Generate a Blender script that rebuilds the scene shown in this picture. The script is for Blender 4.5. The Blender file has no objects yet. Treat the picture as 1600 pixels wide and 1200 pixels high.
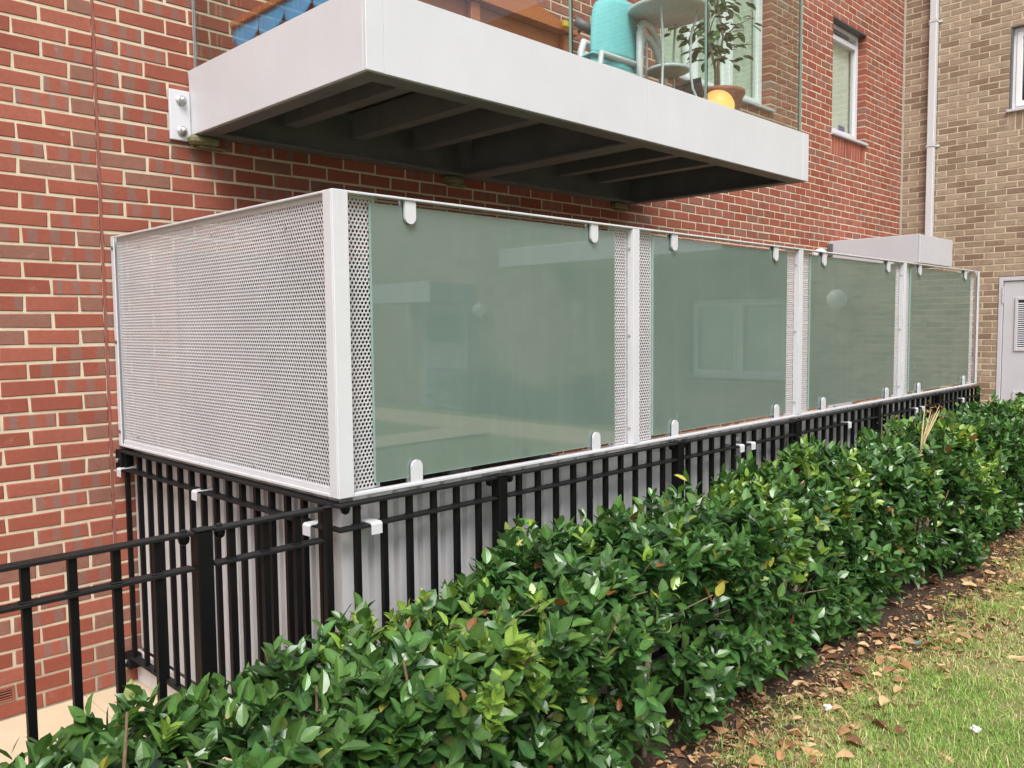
import bpy, math, random
import numpy as np
from mathutils import Matrix, Vector

random.seed(7)
rng = np.random.default_rng(11)
sc = bpy.context.scene
col = sc.collection
R = math.radians

# ------------------------------------------------------------------ camera
CAM = Vector((-1.3483, -4.1362, 1.7176))
yaw, pitch, roll = 0.7898, -0.0692, -0.0098
_d = Vector((math.sin(yaw) * math.cos(pitch), math.cos(yaw) * math.cos(pitch), math.sin(pitch)))
_r = Vector((math.cos(yaw), -math.sin(yaw), 0))
_u = _r.cross(_d)
_r2 = math.cos(roll) * _r + math.sin(roll) * _u
_u2 = -math.sin(roll) * _r + math.cos(roll) * _u
FPX = 1307.34
cd = bpy.data.cameras.new('camera')
cam = bpy.data.objects.new('camera', cd)
col.objects.link(cam)
m3 = Matrix((_r2, _u2, -_d)).transposed()
cam.matrix_world = Matrix.Translation(CAM) @ m3.to_4x4()
cd.sensor_width = 36.0
cd.lens = FPX / 1600 * 36.0
cd.clip_start = 0.05
cd.clip_end = 500
sc.camera = cam


def project(p):
    q = Vector(p) - CAM
    z = q.dot(_d)
    if z < 0.05:
        return None
    return (800 + FPX * q.dot(_r2) / z, 600 - FPX * q.dot(_u2) / z, z)


# ------------------------------------------------------------------ light
SUN_EL, SUN_AZ = R(54), R(221)          # azimuth measured from +Y towards +X
w = bpy.data.worlds.new('World')
sc.world = w
w.use_nodes = True
nt = w.node_tree
bg = nt.nodes['Background']
sky = nt.nodes.new('ShaderNodeTexSky')
sky.sky_type = 'NISHITA'
sky.sun_disc = False
sky.sun_elevation = SUN_EL
sky.sun_rotation = SUN_AZ
sky.air_density = 1.0
sky.dust_density = 4.0
hs = nt.nodes.new('ShaderNodeHueSaturation')
hs.inputs['Saturation'].default_value = 0.42
nt.links.new(sky.outputs[0], hs.inputs['Color'])
nt.links.new(hs.outputs[0], bg.inputs['Color'])
bg.inputs['Strength'].default_value = 0.10
sl = bpy.data.lights.new('sun', 'SUN')
sl.energy = 1.5
sl.angle = R(32)
sl.color = (1.0, 0.99, 0.985)
so = bpy.data.objects.new('sun', sl)
col.objects.link(so)
sdir = Vector((math.sin(SUN_AZ) * math.cos(SUN_EL), math.cos(SUN_AZ) * math.cos(SUN_EL), math.sin(SUN_EL)))
so.rotation_euler = (-sdir).to_track_quat('-Z', 'Y').to_euler()
so.location = sdir * 30
vs = sc.view_settings
vs.view_transform = 'Standard'
vs.look = 'None'
vs.gamma = 1.0
vs.exposure = 1.12
vs.use_curve_mapping = False
sc.cycles.max_bounces = 8
sc.cycles.transparent_max_bounces = 16
sc.cycles.sample_clamp_indirect = 6


# ------------------------------------------------------------------ materials
def nodes_of(name):
    m = bpy.data.materials.new(name)
    m.use_nodes = True
    n = m.node_tree
    b = n.nodes['Principled BSDF']
    return m, n, b


def N(n, t, **kw):
    x = n.nodes.new(t)
    for k, v in kw.items():
        if hasattr(x, k):
            setattr(x, k, v)
        else:
            x.inputs[k].default_value = v
    return x


def pos(n):
    return n.nodes.new('ShaderNodeNewGeometry').outputs['Position']


def noise(n, scale, detail=3, rough=0.55, vec=None):
    t = N(n, 'ShaderNodeTexNoise', Scale=scale, Detail=detail, Roughness=rough)
    n.links.new(vec if vec is not None else pos(n), t.inputs['Vector'])
    return t.outputs['Fac']


def ramp(n, fac, stops):
    r = n.nodes.new('ShaderNodeValToRGB')
    e = r.color_ramp.elements
    while len(e) < len(stops):
        e.new(0.5)
    for i, (p, c) in enumerate(stops):
        e[i].position = p
        e[i].color = (c, c, c, 1) if not hasattr(c, '__len__') else (*c[:3], 1)
    n.links.new(fac, r.inputs[0])
    return r.outputs[0]


def mix(n, fac, a, b, mode='MIX'):
    x = n.nodes.new('ShaderNodeMix')
    x.data_type = 'RGBA'
    x.blend_type = mode
    for s, v in ((0, fac), (6, a), (7, b)):
        if hasattr(v, 'links') or hasattr(v, 'is_linked'):
            n.links.new(v, x.inputs[s])
        else:
            x.inputs[s].default_value = v if s == 0 else (*v[:3], 1)
    return x.outputs[2]


def mth(n, op, a, b=0.0, c=0.0):
    x = n.nodes.new('ShaderNodeMath')
    x.operation = op
    for i, v in enumerate((a, b, c)):
        if hasattr(v, 'is_linked'):
            n.links.new(v, x.inputs[i])
        else:
            x.inputs[i].default_value = v
    return x.outputs[0]


def bump(n, b, h, strength=0.3, dist=0.01):
    x = N(n, 'ShaderNodeBump', Strength=strength, Distance=dist)
    n.links.new(h, x.inputs['Height'])
    n.links.new(x.outputs[0], b.inputs['Normal'])


def paint(name, c, rough=0.4, grime=0.12, gscale=6.0, spec=0.5, bumpy=0.0, streak=0.0):
    m, n, b = nodes_of(name)
    f = noise(n, gscale, 5, 0.65)
    f2 = ramp(n, f, [(0.35, 0.0), (0.75, 1.0)])
    dk = tuple(x * (1 - grime) for x in c)
    out = mix(n, f2, c, dk)
    if streak:
        mp = N(n, 'ShaderNodeMapping')
        mp.inputs['Scale'].default_value = (40, 40, 1.2)
        n.links.new(pos(n), mp.inputs[0])
        s = ramp(n, noise(n, 1.0, 4, 0.6, mp.outputs[0]), [(0.5, 0.0), (0.8, 1.0)])
        s = mth(n, 'MULTIPLY', s, streak)
        out = mix(n, s, out, tuple(x * 0.55 * y for x, y in zip(c, (1, 0.95, 0.85))))
    n.links.new(out, b.inputs['Base Color'])
    b.inputs['Roughness'].default_value = rough
    b.inputs['Specular IOR Level'].default_value = spec
    r2 = mth(n, 'MULTIPLY_ADD', noise(n, 30, 3), 0.25, rough - 0.12)
    n.links.new(r2, b.inputs['Roughness'])
    if bumpy:
        bump(n, b, noise(n, 160, 3), bumpy, 0.004)
    return m


def attr(n, name):
    return N(n, 'ShaderNodeAttribute', attribute_name=name)


def red_brick():
    m, n, b = nodes_of('red_brick')
    a = attr(n, 'rnd')
    sep = n.nodes.new('ShaderNodeSeparateColor')
    n.links.new(a.outputs['Color'], sep.inputs[0])
    typ, val, pha = sep.outputs
    P = pos(n)
    sx = n.nodes.new('ShaderNodeSeparateXYZ')
    n.links.new(P, sx.inputs[0])
    xx = mth(n, 'MULTIPLY_ADD', noise(n, 7, 1), 0.018, sx.outputs[0])
    fq = mth(n, 'MULTIPLY_ADD', val, 45.0, 48.0)
    ph = mth(n, 'MULTIPLY_ADD', pha, 40.0, mth(n, 'MULTIPLY', xx, fq))
    wv = mth(n, 'SINE', ph)
    wv = mth(n, 'ADD', wv, mth(n, 'MULTIPLY_ADD', noise(n, 60, 4, 0.7), 1.0, -0.5))
    band = ramp(n, mth(n, 'MULTIPLY_ADD', wv, 0.5, 0.5), [(0.55, 0.0), (0.75, 1.0)])
    isband = mth(n, 'MULTIPLY', mth(n, 'GREATER_THAN', typ, 0.50), mth(n, 'LESS_THAN', typ, 0.93))
    isbrown = mth(n, 'GREATER_THAN', typ, 0.93)
    red = mix(n, val, (0.268, 0.077, 0.048), (0.355, 0.120, 0.079))
    mott = ramp(n, noise(n, 38, 4, 0.7), [(0.35, 0.0), (0.7, 1.0)])
    red = mix(n, mth(n, 'MULTIPLY', mott, 0.35), red, (0.235, 0.050, 0.034))
    mauve = mix(n, val, (0.20, 0.115, 0.085), (0.245, 0.145, 0.125))
    c = mix(n, mth(n, 'MULTIPLY', isband, mth(n, 'MULTIPLY', band, mth(n, 'MULTIPLY_ADD', noise(n, 5, 2), 0.9, 0.30))), red, mauve)
    brown = mix(n, noise(n, 22, 4, 0.7), (0.19, 0.085, 0.06), (0.30, 0.155, 0.115))
    c = mix(n, mth(n, 'MULTIPLY', isbrown, 0.9), c, brown)
    eff = ramp(n, noise(n, 14, 6, 0.75), [(0.60, 0.0), (0.78, 1.0)])
    c = mix(n, mth(n, 'MULTIPLY', eff, 0.32), c, (0.62, 0.45, 0.38))
    big = ramp(n, noise(n, 1.4, 5, 0.65), [(0.3, 0.84), (0.7, 1.08)])
    c = mix(n, 1.0, c, big, 'MULTIPLY')
    grain = ramp(n, noise(n, 420, 2), [(0.3, 0.82), (0.7, 1.12)])
    c = mix(n, 1.0, c, grain, 'MULTIPLY')
    n.links.new(c, b.inputs['Base Color'])
    b.inputs['Roughness'].default_value = 0.85
    b.inputs['Specular IOR Level'].default_value = 0.25
    hh = mth(n, 'ADD', noise(n, 300, 3), mth(n, 'MULTIPLY', noise(n, 45, 3), 1.5))
    bump(n, b, hh, 0.35, 0.003)
    return m


def beige_brick():
    m, n, b = nodes_of('beige_brick')
    a = attr(n, 'rnd')
    sep = n.nodes.new('ShaderNodeSeparateColor')
    n.links.new(a.outputs['Color'], sep.inputs[0])
    typ, val, pha = sep.outputs
    c = mix(n, val, (0.275, 0.205, 0.145), (0.375, 0.29, 0.212))
    dark = mth(n, 'GREATER_THAN', typ, 0.72)
    c = mix(n, mth(n, 'MULTIPLY', dark, 0.7), c, (0.19, 0.125, 0.085))
    mott = ramp(n, noise(n, 13, 5, 0.7), [(0.45, 0.0), (0.7, 1.0)])
    c = mix(n, mth(n, 'MULTIPLY', mott, 0.55), c, (0.165, 0.11, 0.078))
    pale = ramp(n, noise(n, 2.2, 5, 0.7), [(0.55, 0.0), (0.72, 1.0)])
    c = mix(n, mth(n, 'MULTIPLY', pale, 0.35), c, (0.46, 0.35, 0.27))
    grain = ramp(n, noise(n, 300, 2), [(0.3, 0.85), (0.7, 1.12)])
    c = mix(n, 1.0, c, grain, 'MULTIPLY')
    n.links.new(c, b.inputs['Base Color'])
    b.inputs['Roughness'].default_value = 0.9
    b.inputs['Specular IOR Level'].default_value = 0.2
    bump(n, b, mth(n, 'ADD', noise(n, 260, 3), noise(n, 40, 3)), 0.4, 0.003)
    return m


def mortar(name, c1, c2):
    m, n, b = nodes_of(name)
    c = mix(n, ramp(n, noise(n, 16, 5, 0.7), [(0.3, 0.0), (0.7, 1.0)]), c1, c2)
    # darker towards the ground
    sx = n.nodes.new('ShaderNodeSeparateXYZ')
    n.links.new(pos(n), sx.inputs[0])
    zz = mth(n, 'MULTIPLY_ADD', noise(n, 5, 4), 0.5, sx.outputs[2])
    low = ramp(n, zz, [(0.3, 1.0), (0.7, 0.0)])
    c = mix(n, mth(n, 'MULTIPLY', low, 0.6), c, tuple(x * 0.5 for x in c2))
    n.links.new(c, b.inputs['Base Color'])
    b.inputs['Roughness'].default_value = 0.95
    b.inputs['Specular IOR Level'].default_value = 0.15
    bump(n, b, noise(n, 220, 4, 0.7), 0.6, 0.004)
    return m


def clear_glass(name, tint=(0.93, 0.975, 0.955), ior=1.5, boost=1.5):
    m = bpy.data.materials.new(name)
    m.use_nodes = True
    n = m.node_tree
    n.nodes.clear()
    out = n.nodes.new('ShaderNodeOutputMaterial')
    lw = n.nodes.new('ShaderNodeLayerWeight')
    lw.inputs[0].default_value = 0.5
    f = mth(n, 'POWER', lw.outputs['Facing'], 5.0)
    f = mth(n, 'MINIMUM', mth(n, 'MULTIPLY', mth(n, 'MULTIPLY_ADD', f, 0.96, 0.04), boost), 1.0)
    tr = n.nodes.new('ShaderNodeBsdfTransparent')
    tr.inputs[0].default_value = (*tint, 1)
    gl = N(n, 'ShaderNodeBsdfGlossy', Roughness=0.01)
    mx = n.nodes.new('ShaderNodeMixShader')
    n.links.new(f, mx.inputs[0])
    n.links.new(tr.outputs[0], mx.inputs[1])
    n.links.new(gl.outputs[0], mx.inputs[2])
    n.links.new(mx.outputs[0], out.inputs[0])
    return m


def frosted_glass():
    m, n, b = nodes_of('frosted_glass')
    f = ramp(n, noise(n, 2.2, 4, 0.6), [(0.3, 0.0), (0.75, 1.0)])
    c = mix(n, f, (0.144, 0.206, 0.180), (0.176, 0.238, 0.209))
    mp = N(n, 'ShaderNodeMapping')
    mp.inputs['Scale'].default_value = (22, 22, 1.6)
    n.links.new(pos(n), mp.inputs[0])
    sm = ramp(n, noise(n, 1.0, 5, 0.65, mp.outputs[0]), [(0.52, 0.0), (0.8, 1.0)])
    c = mix(n, mth(n, 'MULTIPLY', sm, 0.35), c, (0.24, 0.29, 0.26))
    n.links.new(c, b.inputs['Base Color'])
    b.inputs['Roughness'].default_value = 0.55
    b.inputs['Specular IOR Level'].default_value = 0.3
    b.inputs['Coat Weight'].default_value = 1.0
    b.inputs['Coat Roughness'].default_value = 0.0
    b.inputs['Coat IOR'].default_value = 2.1
    tl = n.nodes.new('ShaderNodeBsdfTranslucent')
    tl.inputs[0].default_value = (0.50, 0.66, 0.56, 1)
    mx = n.nodes.new('ShaderNodeMixShader')
    mx.inputs[0].default_value = 0.22
    n.links.new(b.outputs[0], mx.inputs[1])
    n.links.new(tl.outputs[0], mx.inputs[2])
    n.links.new(mx.outputs[0], n.nodes['Material Output'].inputs[0])
    return m


def leaf_mat(name, rough=0.33, trans=0.25, spec=0.5):
    m, n, b = nodes_of(name)
    a = attr(n, 'tint')
    g = ramp(n, noise(n, 35, 3), [(0.3, 0.82), (0.7, 1.15)])
    c = mix(n, 1.0, a.outputs['Color'], g, 'MULTIPLY')
    n.links.new(c, b.inputs['Base Color'])
    b.inputs['Roughness'].default_value = rough
    b.inputs['Specular IOR Level'].default_value = spec
    tl = n.nodes.new('ShaderNodeBsdfTranslucent')
    c2 = mix(n, 1.0, c, (1.5, 1.7, 0.8), 'MULTIPLY')
    n.links.new(c2, tl.inputs[0])
    mx = n.nodes.new('ShaderNodeMixShader')
    mx.inputs[0].default_value = trans
    n.links.new(b.outputs[0], mx.inputs[1])
    n.links.new(tl.outputs[0], mx.inputs[2])
    n.links.new(mx.outputs[0], n.nodes['Material Output'].inputs[0])
    bump(n, b, noise(n, 90, 2), 0.12, 0.003)
    return m


def lawn_mat():
    m, n, b = nodes_of('lawn_turf')
    f = ramp(n, noise(n, 3.5, 6, 0.7), [(0.35, 0.0), (0.68, 1.0)])
    g = mix(n, noise(n, 60, 4, 0.7), (0.15, 0.21, 0.05), (0.26, 0.33, 0.09))
    s = mix(n, noise(n, 45, 4, 0.7), (0.19, 0.15, 0.08), (0.34, 0.28, 0.15))
    c = mix(n, f, s, g)
    n.links.new(c, b.inputs['Base Color'])
    b.inputs['Roughness'].default_value = 0.95
    bump(n, b, noise(n, 120, 4, 0.7), 0.8, 0.02)
    return m


def soil_mat():
    m, n, b = nodes_of('soil')
    c = mix(n, ramp(n, noise(n, 22, 6, 0.75), [(0.3, 0.0), (0.7, 1.0)]), (0.030, 0.019, 0.012), (0.115, 0.070, 0.042))
    n.links.new(c, b.inputs['Base Color'])
    b.inputs['Roughness'].default_value = 0.95
    bump(n, b, noise(n, 110, 5, 0.75), 1.0, 0.02)
    return m


def paving_mat():
    m, n, b = nodes_of('paving')
    c = mix(n, ramp(n, noise(n, 3, 5, 0.7), [(0.3, 0.0), (0.7, 1.0)]), (0.58, 0.47, 0.32), (0.50, 0.39, 0.26))
    c = mix(n, mth(n, 'MULTIPLY', ramp(n, noise(n, 200, 2), [(0.45, 0.0), (0.7, 1.0)]), 0.25), c, (0.40, 0.31, 0.22))
    n.links.new(c, b.inputs['Base Color'])
    b.inputs['Roughness'].default_value = 0.85
    bump(n, b, noise(n, 250, 3), 0.25, 0.003)
    return m


def wood_mat():
    m, n, b = nodes_of('stained_wood')
    mp = N(n, 'ShaderNodeMapping')
    mp.inputs['Scale'].default_value = (3, 40, 40)
    n.links.new(pos(n), mp.inputs[0])
    c = mix(n, noise(n, 1.0, 5, 0.6, mp.outputs[0]), (0.40, 0.095, 0.030), (0.60, 0.19, 0.065))
    n.links.new(c, b.inputs['Base Color'])
    b.inputs['Roughness'].default_value = 0.45
    return m


def lamp_mat():
    m, n, b = nodes_of('lamp_glow')
    tc = n.nodes.new('ShaderNodeTexCoord')
    s = n.nodes.new('ShaderNodeSeparateXYZ')
    n.links.new(tc.outputs['Generated'], s.inputs[0])
    c = ramp(n, s.outputs[2], [(0.5, (1.0, 0.62, 0.14)), (0.8, (1.0, 0.36, 0.06)), (1.0, (0.95, 0.2, 0.05))])
    n.links.new(c, b.inputs['Emission Color'])
    b.inputs['Emission Strength'].default_value = 0.45
    b.inputs['Base Color'].default_value = (0.7, 0.35, 0.12, 1)
    return m


M = {}
M['red'] = red_brick()
M['beige'] = beige_brick()
M['mortar'] = mortar('cream_mortar', (0.66, 0.575, 0.42), (0.54, 0.47, 0.345))
M['mortar_b'] = mortar('buff_mortar', (0.60, 0.51, 0.36), (0.48, 0.41, 0.30))
M['white'] = paint('white_steel', (0.58, 0.585, 0.605), 0.38, 0.09, 3.0, streak=0.10)
M['fascia'] = paint('pale_grey_metal', (0.575, 0.58, 0.605), 0.42, 0.08, 2.0, streak=0.045)
M['perf'] = paint('perforated_steel', (0.50, 0.495, 0.505), 0.5, 0.16, 3.0, streak=0.12)
M['clad'] = paint('cladding_grey', (0.62, 0.61, 0.61), 0.5, 0.14, 3.0, streak=0.22)
M['grey'] = paint('light_grey_paint', (0.52, 0.515, 0.545), 0.42, 0.08, 3.0)
M['dkgrey'] = paint('dark_grey', (0.11, 0.11, 0.115), 0.5, 0.1)
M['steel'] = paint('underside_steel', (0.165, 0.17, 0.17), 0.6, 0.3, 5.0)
M['deck'] = paint('deck_timber', (0.07, 0.06, 0.045), 0.8, 0.5, 9.0)
M['mould'] = paint('mouldy_packer', (0.22, 0.20, 0.10), 0.9, 0.5, 20.0, bumpy=0.5)
M['black'] = paint('black_gloss_paint', (0.006, 0.006, 0.0065), 0.45, 0.3, 12.0, spec=0.14, bumpy=0.15)
M['blackrail'] = paint('black_rail_paint', (0.014, 0.014, 0.015), 0.5, 0.4, 18.0, spec=0.2, bumpy=0.2)  # slightly lighter black for rails, welds and bolt heads
M['zinc'] = paint('zinc_bolt', (0.55, 0.55, 0.56), 0.35, 0.2, 60)
M['zinc'].node_tree.nodes['Principled BSDF'].inputs['Metallic'].default_value = 0.7
M['rubber'] = paint('rubber', (0.03, 0.04, 0.04), 0.7, 0.1)
M['mastic'] = paint('mastic_strip', (0.26, 0.085, 0.06), 0.75, 0.25, 20.0)
M['greymastic'] = paint('grey_mastic', (0.40, 0.38, 0.35), 0.8, 0.2, 20.0)
M['terra'] = paint('terracotta', (0.30, 0.085, 0.05), 0.8, 0.25, 14.0)
M['pot'] = paint('terracotta_pot', (0.36, 0.13, 0.075), 0.75, 0.25, 14.0)
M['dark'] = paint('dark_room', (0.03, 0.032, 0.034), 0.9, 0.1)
M['blind'] = paint('pale_blind', (0.86, 0.85, 0.76), 0.8, 0.06)
M['frame'] = paint('window_frame', (0.60, 0.61, 0.63), 0.35, 0.06)
M['wframe'] = paint('white_window_frame', (0.76, 0.76, 0.77), 0.35, 0.05)
M['glass'] = clear_glass('clear_glass')
M['window'] = clear_glass('window_glass', (0.90, 0.94, 0.92), 1.5, 1.8)
M['frost'] = frosted_glass()
M['edge'] = paint('green_glass_edge', (0.27, 0.40, 0.35), 0.15, 0.1)
M['edged'] = paint('dark_glass_edge', (0.02, 0.04, 0.035), 0.15, 0.1)
M['teal'] = paint('turquoise_mesh_fabric', (0.15, 0.46, 0.49), 0.7, 0.1, 30)
M['blue'] = paint('blue_fabric', (0.07, 0.31, 0.62), 0.8, 0.15, 20)
M['bag'] = paint('black_fabric', (0.014, 0.012, 0.013), 0.6, 0.3)
M['wood'] = wood_mat()
M['salmon'] = paint('salmon_plastic', (0.72, 0.22, 0.16), 0.4, 0.1)
M['yellow'] = paint('yellow_plastic', (0.75, 0.50, 0.03), 0.4, 0.05)
M['globe'] = paint('opal_globe', (0.86, 0.86, 0.83), 0.25, 0.03)
_n = M['globe'].node_tree
_t = _n.nodes.new('ShaderNodeBsdfTranslucent')
_t.inputs[0].default_value = (0.95, 0.95, 0.92, 1)
_m = _n.nodes.new('ShaderNodeMixShader')
_m.inputs[0].default_value = 0.5
_n.links.new(_n.nodes['Principled BSDF'].outputs[0], _m.inputs[1])
_n.links.new(_t.outputs[0], _m.inputs[2])
_n.links.new(_m.outputs[0], _n.nodes['Material Output'].inputs[0])
M['lamp'] = lamp_mat()
M['leaf'] = leaf_mat('hedge_leaf', 0.24, 0.16, 0.5)
M['dryleaf'] = leaf_mat('dry_leaf', 0.75, 0.12, 0.2)
M['grassb'] = leaf_mat('grass_blade', 0.55, 0.3, 0.3)
M['bark'] = paint('bark', (0.15, 0.095, 0.055), 0.85, 0.4, 40, bumpy=0.6)
M['palebark'] = paint('pale_bark', (0.34, 0.26, 0.18), 0.85, 0.3, 40)
M['straw'] = paint('dry_straw', (0.46, 0.36, 0.18), 0.8, 0.3, 40)
M['lawn'] = lawn_mat()
M['soil'] = soil_mat()
M['paving'] = paving_mat()
M['paper'] = paint('white_paper', (0.78, 0.78, 0.78), 0.7, 0.05)
M['concrete'] = paint('concrete', (0.36, 0.34, 0.31), 0.9, 0.2, 8, bumpy=0.4)


# ------------------------------------------------------------------ mesh building
ORG = Vector((0, 0, 0))


class MB:
    def __init__(self):
        self.v = []
        self.f = []

    def add(self, vs, fs):
        o = len(self.v)
        self.v.extend(tuple(p) for p in vs)
        self.f.extend(tuple(i + o for i in f) for f in fs)
        return self

    def box(self, x0, x1, y0, y1, z0, z1, b=0.0):
        x0, x1 = min(x0, x1), max(x0, x1)
        y0, y1 = min(y0, y1), max(y0, y1)
        z0, z1 = min(z0, z1), max(z0, z1)
        if b <= 0:
            vs = [(x, y, z) for z in (z0, z1) for y in (y0, y1) for x in (x0, x1)]
            fs = [(0, 2, 3, 1), (4, 5, 7, 6), (0, 1, 5, 4), (2, 6, 7, 3), (0, 4, 6, 2), (1, 3, 7, 5)]
            return self.add(vs, fs)
        b = min(b, (x1 - x0) * .4, (y1 - y0) * .4, (z1 - z0) * .4)
        lo, hi = (x0, y0, z0), (x1, y1, z1)
        vs, idx = [], {}
        for sx in (0, 1):
            for sy in (0, 1):
                for sz in (0, 1):
                    s = (sx, sy, sz)
                    for k in range(3):
                        p = []
                        for a in range(3):
                            e = hi[a] if s[a] else lo[a]
                            if a != k:
                                e += -b if s[a] else b
                            p.append(e)
                        idx[(s, k)] = len(vs)
                        vs.append(tuple(p))
        fs = []
        for k in range(3):
            a, c = [q for q in range(3) if q != k]
            for sk in (0, 1):
                cyc = []
                for sa, sb in ((0, 0), (1, 0), (1, 1), (0, 1)):
                    s = [0, 0, 0]
                    s[k], s[a], s[c] = sk, sa, sb
                    cyc.append(idx[(tuple(s), k)])
                fl = (sk == 1) ^ (k == 1)
                fs.append(tuple(cyc) if fl else tuple(cyc[::-1]))
        cen = Vector(((x0 + x1) / 2, (y0 + y1) / 2, (z0 + z1) / 2))

        def orient(f):
            p = [Vector(vs[i]) for i in f]
            nrm = (p[1] - p[0]).cross(p[2] - p[0])
            c0 = sum(p, Vector()) / len(p) - cen
            return f if nrm.dot(c0) > 0 else f[::-1]
        for k in range(3):            # edges parallel to axis k
            a, c = [q for q in range(3) if q != k]
            for sa in (0, 1):
                for sb in (0, 1):
                    s0, s1 = [0, 0, 0], [0, 0, 0]
                    s0[a] = s1[a] = sa
                    s0[c] = s1[c] = sb
                    s1[k] = 1
                    s0, s1 = tuple(s0), tuple(s1)
                    fs.append(orient((idx[(s0, a)], idx[(s0, c)], idx[(s1, c)], idx[(s1, a)])))
        for sx in (0, 1):
            for sy in (0, 1):
                for sz in (0, 1):
                    s = (sx, sy, sz)
                    fs.append(orient((idx[(s, 0)], idx[(s, 1)], idx[(s, 2)])))
        return self.add(vs, fs)

    def prism(self, prof, axis, lo, hi):
        """prof: 2D points in the two remaining axes (in x,y,z order)."""
        n = len(prof)
        vs = []
        for e in (lo, hi):
            for (a, b) in prof:
                p = [a, b]
                p.insert(axis, e)
                vs.append(tuple(p))
        fs = [(i, (i + 1) % n, n + (i + 1) % n, n + i) for i in range(n)]
        fs.append(tuple(range(n))[::-1])
        fs.append(tuple(range(n, 2 * n)))
        return self.add(vs, fs)

    def tube(self, pts, rad, n=8, cap=True):
        pts = [Vector(p) for p in pts]
        if not hasattr(rad, '__len__'):
            rad = [rad] * len(pts)
        vs, fs = [], []
        prev = None
        for i, p in enumerate(pts):
            t = (pts[min(i + 1, len(pts) - 1)] - pts[max(i - 1, 0)]).normalized()
            a = prev if prev is not None else (Vector((0, 0, 1)) if abs(t.z) < 0.9 else Vector((1, 0, 0)))
            s = t.cross(a)
            if s.length < 1e-5:
                s = t.cross(Vector((0.3, 1, 0.2)))
            s.normalize()
            q = s.cross(t)
            prev = q
            for k in range(n):
                an = 2 * math.pi * k / n
                vs.append(p + rad[i] * (math.cos(an) * s + math.sin(an) * q))
        for i in range(len(pts) - 1):
            for k in range(n):
                k2 = (k + 1) % n
                fs.append((i * n + k, i * n + k2, (i + 1) * n + k2, (i + 1) * n + k))
        if cap:
            fs.append(tuple(range(n))[::-1])
            fs.append(tuple(range((len(pts) - 1) * n, len(pts) * n)))
        return self.add(vs, fs)

    def lathe(self, c, prof, n=24, axis='z'):
        vs, fs = [], []
        for (r, h) in prof:
            for k in range(n):
                a = 2 * math.pi * k / n
                if axis == 'z':
                    vs.append((c[0] + r * math.cos(a), c[1] + r * math.sin(a), c[2] + h))
                elif axis == 'y':
                    vs.append((c[0] + r * math.cos(a), c[1] + h, c[2] + r * math.sin(a)))
                else:
                    vs.append((c[0] + h, c[1] + r * math.cos(a), c[2] + r * math.sin(a)))
        for i in range(len(prof) - 1):
            for k in range(n):
                k2 = (k + 1) % n
                fs.append((i * n + k, i * n + k2, (i + 1) * n + k2, (i + 1) * n + k))
        return self.add(vs, fs)

    def sphere(self, c, r, n=20, m=12, h0=-1.0):
        prof = []
        for i in range(m + 1):
            t = math.pi * i / m
            z = -math.cos(t)
            if z < h0:
                continue
            prof.append((max(r * math.sin(t), 1e-4), r * z))
        return self.lathe(c, prof, n)

    def mesh(self, name, m, smooth=False, org=None):
        o = ORG if org is None else Vector(org)
        me = bpy.data.meshes.new(name)
        me.from_pydata([(p[0] - o.x, p[1] - o.y, p[2] - o.z) for p in self.v], [], self.f)
        me.materials.append(m)
        if smooth:
            me.shade_smooth()
        me.update()
        return me

    def build(self, name, m, parent=None, smooth=False):
        return link(name, self.mesh(name, m, smooth), parent)


def link(name, me, parent=None, loc=None):
    o = bpy.data.objects.new(name, me)
    col.objects.link(o)
    if parent is not None:
        o.parent = parent
    if loc is not None:
        o.location = loc
    return o


def thing(name, label, cat, loc=(0, 0, 0), group=None):
    global ORG
    o = bpy.data.objects.new(name, None)
    o.empty_display_size = 0.1
    col.objects.link(o)
    o.location = loc
    o['label'] = label
    o['category'] = cat
    if group:
        o['group'] = group
    ORG = Vector(loc)
    return o


def tag(o, label, cat, group=None):
    o['label'] = label
    o['category'] = cat
    if group:
        o['group'] = group
    return o


def kind(o, k):
    o['kind'] = k
    return o


def world0():
    global ORG
    ORG = Vector((0, 0, 0))


def np_mesh(name, V, F, m, attrs=None, smooth=False):
    """V (n,3) array, F list/array of equal length polygons or list of arrays of them."""
    me = bpy.data.meshes.new(name)
    if not isinstance(F, list):
        F = [F]
    tot = np.concatenate([np.full(len(a), a.shape[1], dtype=np.int32) for a in F])
    loops = np.concatenate([a.ravel() for a in F]).astype(np.int32)
    start = np.concatenate([[0], np.cumsum(tot)[:-1]]).astype(np.int32)
    me.vertices.add(len(V))
    me.vertices.foreach_set('co', np.asarray(V, dtype=np.float32).ravel())
    me.loops.add(len(loops))
    me.loops.foreach_set('vertex_index', loops)
    me.polygons.add(len(tot))
    me.polygons.foreach_set('loop_start', start)
    me.polygons.foreach_set('loop_total', tot)
    me.update(calc_edges=True)
    me.validate()
    if attrs:
        for k, (dom, arr) in attrs.items():
            a = me.attributes.new(k, 'FLOAT_COLOR', dom)
            arr = np.asarray(arr, dtype=np.float32)
            if arr.shape[1] == 3:
                arr = np.c_[arr, np.ones(len(arr), dtype=np.float32)]
            a.data.foreach_set('color', arr.ravel())
    me.materials.append(m)
    if smooth:
        me.shade_smooth()
    return me


# ------------------------------------------------------------------ ground
world0()
GZ = 0.12                                  # lawn level, a little above the patio
LAWN_Y = -1.955


def hnoise(x, y):
    return (0.012 * np.sin(3.1 * x + 1.3 * y) + 0.010 * np.sin(5.3 * y - 2.2 * x + 1.0) + 0.006 * np.sin(11.0 * x + 7.0 * y)
            + 0.004 * np.sin(23.0 * x - 17.0 * y))


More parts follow.
